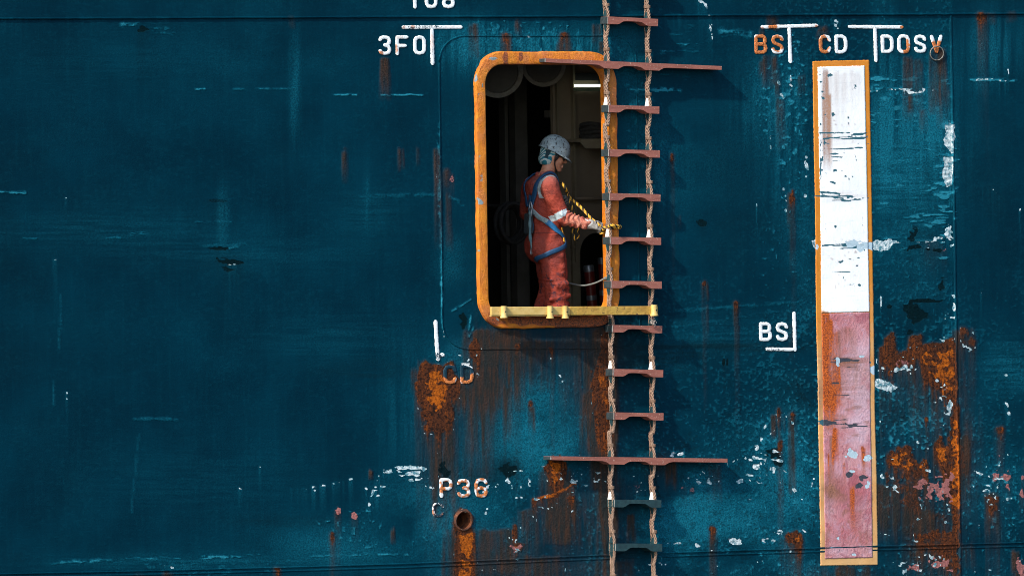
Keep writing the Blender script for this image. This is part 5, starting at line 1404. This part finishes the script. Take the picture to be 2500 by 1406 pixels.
SHR, ELR, WRR = (-.070, -.185, 1.365), (.012, -.250, 1.105), (.185, -.345, 1.055)
SHL, ELL_, WRL = (-.045, .175, 1.37), (-.030, .270, 1.15), (.18, .205, 1.245)
prims = [
    ('e', ((-.01, 0, .90), (.135, .180, .14)), .05, 0), ('e', ((-.085, -.075, .87), (.10, .10, .12)), .05, 0), ('e', ((-.06, .07, .87), (.10, .09, .12)), .05, 0),
    ('e', ((-.005, 0, 1.05), (.120, .165, .16)), .06, 0), ('e', ((-.03, 0, 1.22), (.130, .180, .18)), .06, 0), ('e', ((-.055, 0, 1.36), (.105, .175, .09)), .06, 0),
    ('c', ((-.04, -.13, 1.385), (.01, -.04, 1.445), .062, .05), .05, 0), ('c', ((-.04, .13, 1.385), (.01, .04, 1.445), .062, .05), .05, 0),
    # right arm
    ('c', (SHR, ELR, .080, .062), .04, 0), ('c', (ELR, WRR, .062, .043), .02, 0), ('c', ((.165, -.335, 1.06), (.19, -.347, 1.054), .048, .044), .01, 0),
    # left arm
    ('c', (SHL, ELL_, .076, .060), .04, 0), ('c', (ELL_, WRL, .060, .042), .02, 0),
    # legs, baggy trousers
    ('c', ((-.005, -.095, .86), (.024, -.105, .50), .118, .092), .05, 0), ('c', ((.024, -.105, .50), (.028, -.108, .13), .092, .094), .03, 0),
    ('c', ((.03, .085, .86), (.075, .095, .50), .100, .080), .05, 0), ('c', ((.065, .095, .50), (-.075, .10, .13), .080, .090), .03, 0),
    ('c', ((.03, -.108, .14), (.03, -.108, .08), .080, .078), .02, 0), ('c', ((-.075, .10, .14), (-.08, .10, .08), .080, .078), .02, 0),
    # folds
    ('c', ((-.02, -.20, .55), (.09, -.17, .53), .02, .016), .03, 0), ('c', ((.10, -.10, .62), (.03, -.195, .66), .016, .02), .03, 0), ('c', ((-.06, -.16, .30), (.09, -.17, .27), .018, .02), .03, 0),
    ('c', ((-.06, -.14, .20), (.10, -.15, .24), .018, .02), .03, 0), ('c', ((-.12, -.10, .78), (.02, -.205, .80), .02, .018), .03, 0), ('c', ((-.03, -.165, .965), (.10, -.11, .955), .022, .018), .03, 0),
    ('c', ((-.13, -.05, .975), (-.03, -.165, .965), .02, .022), .03, 0), ('c', ((-.11, -.10, 1.12), (.02, -.16, 1.16), .018, .016), .03, 0),
    ('c', ((-.15, -.09, .90), (-.02, -.20, .88), .020, .016), .03, 0), ('c', ((.12, -.08, .74), (.02, -.21, .70), .018, .02), .03, 0), ('c', ((-.07, -.17, .44), (.10, -.18, .47), .022, .018), .03, 0), ('c', ((.11, -.14, .40), (-.04, -.19, .36), .020, .018), .03, 0), ('c', ((-.06, -.18, .60), (.06, -.20, .57), .016, .018), .03, 0),
    ('c', ((-.03, -.30, 1.13), (.06, -.24, 1.06), .018, .018), .02, 0), ('c', ((-.10, -.15, 1.30), (.03, -.17, 1.24), .016, .016), .03, 0), ('c', ((.04, -.21, 1.20), (-.02, -.26, 1.16), .016, .016), .02, 0),
    # boots
    ('c', ((-.02, -.108, .05), (.17, -.12, .045), .052, .046), .02, 4), ('c', ((-.13, .10, .05), (.06, .11, .045), .052, .046), .02, 4), ('c', ((.02, -.108, .12), (.02, -.108, .05), .055, .055), .02, 4), ('c', ((-.08, .10, .12), (-.08, .10, .05), .055, .055), .02, 4),
    # neck and collar
    ('c', ((-.005, 0, 1.42), hd((-.022, 0, -.07)), .060, .055), .02, 1),
]
for i in range(10):
    a0, a1 = math.radians(-150 + 30 * i), math.radians(-120 + 30 * i)
    prims.append(('c', ((.004 + .074 * math.cos(a0), .074 * math.sin(a0), 1.448 - .028 * math.cos(a0)), (.004 + .074 * math.cos(a1), .074 * math.sin(a1), 1.448 - .028 * math.cos(a1)), .017, .017), .012, 0))
def he(c, r, k_=.012, t=1): prims.append(('e', (hd(c), r, HR), k_, t))
def hc(a, b, ra, rb, k_=.008, t=1): prims.append(('c', (hd(a), hd(b), ra, rb), k_, t))
he((-.012, 0, .032), (.098, .076, .088)); he((.028, 0, -.030), (.060, .060, .082), .02)
for s in (-1, 1):
    hc((.0, .052 * s, -.045), (.062, .016 * s, -.100), .022, .018, .02)
    he((.055, .034 * s, -.028), (.028, .024, .026), .015)
    he((-.004, .074 * s, -.010), (.020, .010, .031), .006)
he((.070, 0, -.100), (.018, .022, .017), .012)
hc((.084, 0, .010), (.107, 0, -.028), .0075, .0120, .008); he((.094, 0, -.034), (.014, .017, .009), .006)
hc((.078, -.034, .022), (.078, .034, .022), .013, .013, .01)
hc((.088, -.016, -.062), (.088, .016, -.062), .0075, .0075, .006); hc((.085, -.015, -.074), (.085, .015, -.074), .0080, .0080, .006)
he((-.070, 0, -.030), (.040, .060, .045), .012, 2)
hc((.030, -.068, .005), (.012, -.072, -.035), .010, .007, .006, 2); hc((.030, .068, .005), (.012, .072, -.035), .010, .007, .006, 2)

V, Q, TG = sdf_mesh(prims, .0055)
# cloth crumples
me_t = bpy.data.meshes.new('tmp'); me_t.from_pydata(V.tolist(), [], Q.tolist()); me_t.update()
NR = np.array([v.normal[:] for v in me_t.vertices]); bpy.data.meshes.remove(me_t)
cl = (TG == 0) & (V[:, 2] < 1.42)
def seg_t(P, a, b):
    a = np.array(a); b = np.array(b); ab = b - a
    return ((P - a) @ ab) / (ab @ ab), np.linalg.norm(P - a - np.clip(((P - a) @ ab) / (ab @ ab), 0, 1)[:, None] * ab, axis=1)
Vw = V + np.stack([noise3(V, 9), noise3(V + 3, 9), noise3(V + 5, 9)], 1) * .05
amp = noise3(Vw, 9) * .016 + noise3(Vw * [1, 1, 1.4], 22) * .007
ridge = (.5 - np.abs(noise3(Vw * [.7, .7, 1.9], 13))) * .012 - .0045
tf, dfr = seg_t(V, ELR, WRR)
fore = (dfr < .085) & (tf > .08) & (tf < 1.02) & (V[:, 1] < -.22)
rings = np.sin(tf * 26 + 6 * noise3(V, 16) * 2 + np.arctan2(V[:, 2] - 1.08, V[:, 1] + .3) * 1.0) * .0065
disp = np.where(cl, amp + ridge, 0) + np.where(fore & cl, rings, 0)
low = cl & (V[:, 2] < .62)
disp += np.where(low, ridge * 1.0 + noise3(Vw * [.8, .8, 1.5], 11) * .016, 0)
up = cl & (V[:, 2] >= .62)
disp += np.where(up, (.5 - np.abs(noise3(Vw * [1.0, 1.0, .8] + 2, 11))) * .014 - .006, 0)
V = V + NR * disp[:, None]
# reflective tape on the sleeve, shoulder and back
ta, da = seg_t(V, SHR, ELR)
arm = (da < .115) & (V[:, 1] < -.15)
tape = (TG == 0) & (((arm & (ta > .80) & (ta < .99) & (tf < .10))) | ((np.abs(np.linalg.norm(V - np.array([-.05, -.215, 1.345]), axis=1) - .128) < .017) & (V[:, 2] > 1.27) & (V[:, 0] < .04) & (V[:, 1] > -.22)) | ((np.abs(V[:, 1] - .128) < .017) & (V[:, 2] > 1.22) & (V[:, 0] < .02)))
TG2 = TG.copy(); TG2[tape] = 3
FM = TG2[Q[:, 0]]

def mat_coverall():
    k = NT('faded_orange_coverall')
    nf = k.noise(95, 5, .7); nm = k.noise(13, 5, .62); nb = k.noise(5, 4, .6)
    c = k.mix(k.ramp(nm, .32, .70), (.215, .030, .018), (.285, .050, .031))
    c = k.mix(k.ramp(nb, .45, .72), c, (.19, .045, .040))
    sx = k.t.nodes.new('ShaderNodeSeparateXYZ'); k.t.links.new(k.tc, sx.inputs[0])
    knee = k.math('MULTIPLY', k.ramp(sx.outputs[2], FLZ + .78, FLZ + .60), k.ramp(sx.outputs[2], FLZ + .12, FLZ + .4))
    c = k.mix(k.math('MULTIPLY', k.ramp(k.noise(26, 5, .7), .52, .60), knee), c, (.05, .022, .032))
    c = k.mix(k.math('MULTIPLY', k.ramp(k.noise(12, 6, .72), .52, .66), .7), c, (.12, .024, .020))
    fx, fz = sx.outputs[0], sx.outputs[2]
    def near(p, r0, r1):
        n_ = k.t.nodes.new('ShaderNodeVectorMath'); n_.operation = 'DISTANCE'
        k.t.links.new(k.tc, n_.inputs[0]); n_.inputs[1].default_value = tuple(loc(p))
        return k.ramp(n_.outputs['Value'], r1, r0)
    c = k.mix(k.math('MULTIPLY', near((.12, -.31, 1.08), .05, .17), k.ramp(k.noise(24, 5, .7), .36, .58)), c, (.50, .20, .14))  # lighter patch: sunlight on the forearm painted into the cloth colour
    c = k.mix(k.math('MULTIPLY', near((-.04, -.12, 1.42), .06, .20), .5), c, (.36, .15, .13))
    c = k.mix(k.math('MULTIPLY', near((-.06, -.16, .86), .05, .20), k.math('MULTIPLY', k.ramp(nm, .4, .6), .6)), c, (.13, .032, .028))
    # seams: leg side seam, waist, yoke
    def line(v, at, w): return k.ramp(k.math('ABSOLUTE', k.math('SUBTRACT', v, at)), w, w * .3)
    sm_ = k.math('MULTIPLY', line(fx, PBASE.x + .050, .006), k.ramp(fz, FLZ + .88, FLZ + .86))
    sm_ = k.math('MAXIMUM', sm_, line(fz, FLZ + .985, .008))
    sm_ = k.math('MAXIMUM', sm_, line(fz, FLZ + .555, .004))
    sm_ = k.math('MAXIMUM', sm_, k.math('MULTIPLY', line(fz, FLZ + 1.30, .004), k.ramp(fx, PBASE.x - .04, PBASE.x - .06)))
    c = k.mix(k.math('MULTIPLY', sm_, .75), c, (.09, .018, .014))
    c = k.mix(k.ramp(nf, .72, .76), c, (.62, .58, .58))
    k.bump(k.math('ADD', k.noise(42, 5, .65), k.math('MULTIPLY', k.noise(300, 2, .5), .1)), .9, .016)
    return k.done(c, .85, 0, .2)
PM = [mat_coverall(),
      mat_simple('tanned_skin', (.40, .19, .115), (.33, .145, .085), 30, .5, .1, .001),
      mat_simple('black_hair', (.006, .005, .005), (.012, .01, .009), 60, .6, .5, .003),
      mat_simple('grubby_silver_tape', (.42, .50, .53), (.28, .36, .40), 26, .5, .3, .003, (.12, .13, .15), thr=(.60, .70), sscale=60),
      mat_simple('dark_boot_leather', (.02, .016, .013), (.035, .028, .022), 30, .6, .2)]
Wv = V + np.array(PBASE)
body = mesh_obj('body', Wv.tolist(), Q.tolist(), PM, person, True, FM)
for p_ in (body,):
    sm = p_.modifiers.new('smooth', 'SMOOTH'); sm.factor = .35; sm.iterations = 1
BV = BVHTree.FromPolygons([Vector(v) for v in V.tolist()], Q.tolist())

# hard hat
def hat():
    mb = MB()
    tip = math.radians(13)
    cx_, sx_ = math.cos(tip), math.sin(tip)
    def P(x, y, z):                                  # hat frame -> person frame, tipped forward
        x2, z2 = x * cx_ + z * sx_, -x * sx_ + z * cx_
        return loc(hd((x2 - .006, y, z2 + .040)))
    NA, NR_ = 48, 16
    V, F = [], []
    for i in range(NR_ + 1):
        f = math.pi / 2 * i / NR_
        for j in range(NA):
            a = 2 * math.pi * j / NA
            rx_, ry_ = .128, .107
            s, c = math.sin(f) ** .86, math.cos(f) ** .92
            x, y = rx_ * math.cos(a) * s, ry_ * math.sin(a) * s
            z = .128 * c
            rid = sum(math.exp(-((y - q) / .009) ** 2) for q in (-.034, 0, .034)) * .0055 * max(0, 1 - (z < .03) * .9)
            V.append(P(x * (1 + rid), y, z + rid))
    F = [(i * NA + j, i * NA + (j + 1) % NA, (i + 1) * NA + (j + 1) % NA, (i + 1) * NA + j) for i in range(NR_) for j in range(NA)]
    b = len(V)
    for q in (0, 1, 2):
        for j in range(NA):
            a = 2 * math.pi * j / NA
            w = (.009 + .036 * max(0, math.cos(a)) ** 1.5) * (q + 1) / 3
            V.append(P((.128 + w) * math.cos(a), (.107 + w * .8) * math.sin(a), -.004 * (q + 1) - .012 * max(0, math.cos(a)) * (q + 1) / 3))
    rows = [NR_ * NA, b, b + NA, b + 2 * NA]
    for r0, r1 in zip(rows[:-1], rows[1:]):
        F += [(r0 + j, r0 + (j + 1) % NA, r1 + (j + 1) % NA, r1 + j) for j in range(NA)]
    mb.add(V, F)
    o = mb.build('hard_hat', mat_simple('scuffed_white_hat_shell', (.23, .305, .33), (.13, .185, .205), 18, .5, .3, .003, (.03, .035, .04), thr=(.54, .62), sscale=46), person, True)
    sd = o.modifiers.new('shell', 'SOLIDIFY'); sd.thickness = .0035; sd.offset = 0
    o['label'] = 'scuffed white hard hat'
hat()

# patterned head scarf under the hat
sp_ = [('e', (hd((-.014, 0, .030)), (.108, .086, .096), HR), .02, 0), ('e', (hd((-.052, 0, -.036)), (.070, .078, .066), HR), .02, 0)]
def scut(g):
    q = (g - HC) @ HR
    a = q[..., 0] - .022 - .55 * (q[..., 2] - .0)
    b_ = -.088 - q[..., 2] + .25 * np.maximum(q[..., 0] + .03, 0) * 2
    return np.maximum(np.maximum(a, b_), q[..., 2] - .08)
sv, sq_, st_ = sdf_mesh(sp_, .005, scut)
k = NT('teal_patterned_scarf')
wv = k.t.nodes.new('ShaderNodeTexWave'); wv.wave_type = 'BANDS'; wv.bands_direction = 'DIAGONAL'
k.t.links.new(k.tc, wv.inputs[0]); wv.inputs['Scale'].default_value = 20; wv.inputs['Distortion'].default_value = 9; wv.inputs['Detail'].default_value = 1.0; wv.inputs['Detail Scale'].default_value = .6
c = k.mix(k.ramp(wv.outputs[1], .52, .62), (.015, .13, .17), (.30, .38, .37))
c = k.mix(k.ramp(k.noise(18, 2, .5), .56, .62), c, (.012, .03, .04))
k.bump(k.noise(40, 3, .6), .5, .006)
mesh_obj('head_scarf', (sv + np.array(PBASE)).tolist(), sq_.tolist(), k.done(c, .85, 0, .2), person, True)['label'] = 'teal patterned head scarf'

# sunglasses and chin strap
mb = MB()
for s in (-1, 1):
    e0 = [hd((.094 + .0 * i, .033 * s + .027 * math.cos(a), .0 + .019 * math.sin(a))) for i, a in enumerate([2 * math.pi * j / 16 for j in range(16)])]
    e1 = [hd((.088 - .012 * abs(math.cos(a)), .033 * s + .030 * math.cos(a), .0 + .021 * math.sin(a))) for a in [2 * math.pi * j / 16 for j in range(16)]]
    VV = [loc(p) for p in e0 + e1]
    mb.add(VV, [tuple(range(16))] + [(j, (j + 1) % 16, 16 + (j + 1) % 16, 16 + j) for j in range(16)])
    mb.tube([loc(hd((.086, .062 * s, .004))), loc(hd((.03, .078 * s, .006))), loc(hd((-.01, .080 * s, .000)))], .0035, 6)
mb.tube([loc(hd((.098, -.010, .006))), loc(hd((.098, .010, .006)))], .004, 6)
mb.build('sunglasses', mat_simple('dark_lens', (.006, .006, .007), (.01, .01, .011), 10, .15, 0), person, True)
mb = MB()
for s in (-1, 1):
    mb.tube(spline([loc(hd((.005, .094 * s, .035))), loc(hd((.006, .090 * s, -.02))), loc(hd((.018, .066 * s, -.075))), loc(hd((.045, .028 * s, -.118))), loc(hd((.05, 0, -.124)))], 6), .0055, 6)
mb.build('chin_strap', M['black'], person, True)

# gloves with separate fingers
def glove(W, G, n_hint, curl, lb):
    W = np.array(W); u = np.array(G) - W; u /= np.linalg.norm(u)
    nn = np.array(n_hint, float); nn -= u * (nn @ u); nn /= np.linalg.norm(nn)
    s = np.cross(nn, u)
    pr = [('c', (tuple(W - u * .03), tuple(W + u * .012), .041, .038), .012, 1)]
    for j in range(4):
        o_ = (j - 1.5) * .0185
        pr.append(('c', (tuple(W + u * .012 + s * o_ * .7), tuple(W + u * .082 + s * o_), .022, .0155), .016, 0))
    for j, ln in enumerate((.86, 1.0, .95, .76)):
        o_ = (j - 1.5) * .0205
        K = W + u * .085 + s * o_
        a1 = math.radians(28 * curl); a2 = math.radians(95 * curl); a3 = math.radians(165 * curl)
        K1 = K + (u * math.cos(a1) + nn * math.sin(a1)) * .040 * ln
        K2 = K1 + (u * math.cos(a2) + nn * math.sin(a2)) * .028 * ln + s * .002 * (j - 1.5)
        K3 = K2 + (u * math.cos(a3) + nn * math.sin(a3)) * .022 * ln
        pr += [('c', (tuple(K), tuple(K1), .0108, .0102), .004, 0), ('c', (tuple(K1), tuple(K2), .0102, .0096), .003, 0), ('c', (tuple(K2), tuple(K3), .0096, .0088), .003, 0)]
    T0 = W + u * .030 - s * .030 + nn * .012
    T1 = W + u * .064 - s * .040 + nn * .034
    T2 = W + u * .094 - s * .022 + nn * .048
    pr += [('c', (tuple(W + u * .01 - s * .016), tuple(T0), .019, .017), .012, 0), ('c', (tuple(T0), tuple(T1), .0145, .0125), .004, 0), ('c', (tuple(T1), tuple(T2), .0125, .0108), .003, 0)]
    v, q, t = sdf_mesh(pr, .0032)
    o = mesh_obj('glove', (v + np.array(PBASE)).tolist(), q.tolist(),
                 [M_GL, M_CUFF], person, True, t[q[:, 0]])
    o['label'] = lb
    return W + u * .118 + nn * .022
M_GL = mat_simple('grimy_grey_work_glove', (.22, .21, .19), (.11, .105, .10), 45, .9, .8, .005, (.40, .40, .38), thr=(.60, .72), sscale=60)
M_CUFF = mat_simple('pale_glove_cuff', (.42, .42, .40), (.30, .30, .29), 60, .9, .5, .003)
GR = glove(WRR, (.258, -.402, 1.038), (.55, .55, -.55), .92, 'grimy grey work glove gripping the yellow rope')
GLh = glove(WRL, (.245, .165, 1.262), (.3, -.8, -.3), .95, 'dark work glove held before the chest')

# harness straps following the body
def strap(name, pts, w, mat, lb=None, th=.004, per=8, parent=person):
    P = spline([Vector(p) for p in pts], per)
    rows = []
    for i, p in enumerate(P):
        c_, nrm, _i, _d = BV.find_nearest(p)
        t = (P[min(i + 1, len(P) - 1)] - P[max(i - 1, 0)])
        rows.append([c_, nrm, t])
    for _ in range(3):                                 # even out
        for i in range(1, len(rows) - 1):
            rows[i][0] = (rows[i - 1][0] + rows[i][0] * 2 + rows[i + 1][0]) / 4
            rows[i][1] = (rows[i - 1][1] + rows[i][1] * 2 + rows[i + 1][1]).normalized()
    VV, FF = [], []
    for c_, nrm, t in rows:
        b_ = nrm.cross(t).normalized()
        for a_, h_ in ((-1, .004), (-1, .004 + th), (-.5, .0065 + th), (.5, .0065 + th), (1, .004 + th), (1, .004)):
            VV.append(PBASE + c_ + b_ * (w / 2 * a_) + nrm * (h_ + .006))
    n_ = 6
    for i in range(len(rows) - 1):
        for j in range(n_):
            FF.append((i * n_ + j, i * n_ + (j + 1) % n_, (i + 1) * n_ + (j + 1) % n_, (i + 1) * n_ + j))
    o = mesh_obj(name, VV, FF, mat, parent, True)
    if lb: o['label'] = lb
    return o
BLUE = mat_simple('blue_webbing', (.006, .055, .135), (.005, .035, .09), 60, .6, .4, .002, (.05, .14, .22), thr=(.64, .74))
GREYW = mat_simple('grey_webbing', (.20, .27, .30), (.12, .17, .19), 60, .7, .4, .002, (.03, .04, .05), thr=(.58, .68))
TAGY = mat_simple('yellow_webbing', (.58, .30, .03), (.46, .22, .02), 60, .7, .4, .002)
strap('harness_strap', [(-.16, -.03, 1.20), (-.15, -.07, 1.30), (-.10, -.10, 1.40), (-.02, -.095, 1.46), (.06, -.095, 1.40), (.11, -.09, 1.28), (.12, -.06, 1.10)], .046, BLUE, 'blue strap over the near shoulder')
strap('harness_strap', [(-.16, .03, 1.20), (-.15, .06, 1.30), (-.11, .085, 1.40), (-.03, .09, 1.46), (.06, .09, 1.40), (.11, .09, 1.28), (.12, .06, 1.10)], .046, BLUE, 'blue strap over the far shoulder')
strap('harness_strap', [(-.16, -.02, 1.19), (-.13, -.09, 1.13), (-.08, -.15, 1.075)], .044, GREYW, 'worn grey part of the diagonal strap')
BLUE2 = mat_simple('bright_blue_webbing', (.008, .115, .27), (.006, .075, .19), 60, .6, .4, .002, (.05, .16, .26), thr=(.64, .74))
strap('harness_strap', [(-.085, -.145, 1.08), (-.02, -.18, 1.02), (.05, -.17, .96), (.10, -.13, .91), (.13, -.06, .86), (.13, -.02, .82)], .046, BLUE2, 'blue diagonal strap down the hip')
strap('harness_strap', [(.085, -.165, .915), (.04, -.20, .872), (-.03, -.205, .845), (-.10, -.165, .815), (-.14, -.11, .79), (-.12, -.03, .76)], .040, BLUE, 'blue thigh loop')
strap('strap_tail', [(.085, -.172, 1.03), (.088, -.18, .99), (.07, -.19, .95), (.05, -.2, .905)], .030, TAGY, 'loose yellow strap tail', .003)
strap('harness_strap', [(-.15, -.02, 1.30), (-.155, -.01, 1.22), (-.15, -.01, 1.1), (-.14, -.03, .98)], .036, BLUE, 'dark strap down the back')
mb = MB()
bk = BV.find_nearest(Vector((-.2, -.03, 1.2)))[0]
bk = loc(bk) + Vector((-.014, -.006, 0))
mb.tube([bk + Vector((.004 * math.sin(a), -.028 * math.cos(a), .03 * math.sin(a))) for a in [2 * math.pi * i / 18 for i in range(18)]], .0055, 6, 0, True)
mb.build('back_ring', M['steel'], person, True)
mb = MB()
pc = bk + Vector((-.012, .02, -.13))
mb.box(pc, (.022, 0, .002), (0, .05, 0), (0, 0, .085), 0, .85, .9)
mb.build('lanyard_pack', mat_simple('dark_webbing_pack', (.012, .02, .024), (.025, .04, .045), 50, .8, .6, .006), person, False, .012)
# lanyard hanging down the back
lx = bk + Vector((-.012, -.012, -.03))
mb = MB()
mb.tube(spline([lx, lx + Vector((-.012, -.01, -.10)), lx + Vector((-.012, -.014, -.22)), lx + Vector((.004, -.02, -.31))], 8), [.012 + .003 * math.sin(i * .9) for i in range(25)], 8)
mb.build('lanyard', mat_simple('teal_grey_lanyard', (.05, .12, .14), (.10, .17, .18), 50, .8, .5, .004), person, True)
for dz, rr in ((.045, .030), (-.012, .032), (-.33, .024)):
    mb = MB()
    c_ = lx + Vector((-.008, -.012, dz))
    mb.tube([c_ + Vector((.004, rr * .55 * math.cos(a), rr * math.sin(a))) for a in [2 * math.pi * i / 16 for i in range(16)]], .0055, 6, 0, True)
    mb.build('snap_hook', M['steel'], person, True)

# ------------------------------------------------------------------ yellow and black rope in hand
g = loc(GR)
gl = loc(GLh)
mb = MB()
lad = hp(1498, 552, .118)
main = [hp(1371, 446, -.34), hp(1380, 460, -.30), gl * .35 + hp(1394, 478, -.28) * .65, hp(1418, 506, -.20), hp(1440, 530, -.10), g + Vector((-.035, 0, .03)), g, g + Vector((.03, -.03, 0)), hp(1492, 551, .155), hp(1506, 552, .15), hp(1514, 554, .11),
        hp(1508, 557, .045), hp(1492, 556, .035), hp(1476, 558, .03), g + Vector((.015, .0, -.02)), g + Vector((-.005, .02, -.045)), hp(1473, 568, .0)]
rope3(mb, spline(main, 8), .0125, .062, 6, (0, 0, 1), .008)
tail = [hp(1386, 474, -.30), hp(1394, 500, -.27), hp(1404, 530, -.25), hp(1411, 558, -.24), hp(1412, 575, -.24), hp(1409, 586, -.245), hp(1402, 580, -.25), hp(1396, 552, -.27), hp(1390, 520, -.29)]
rope3(mb, spline(tail, 8), .0105, .062, 6, (0, 1, 1), .008)
o = mb.build('yellow_rope', [M['ry'], M['rk']], None, True)
tag(o, 'yellow and black rope held in the gloved hand and looped round the ladder', 'rope')
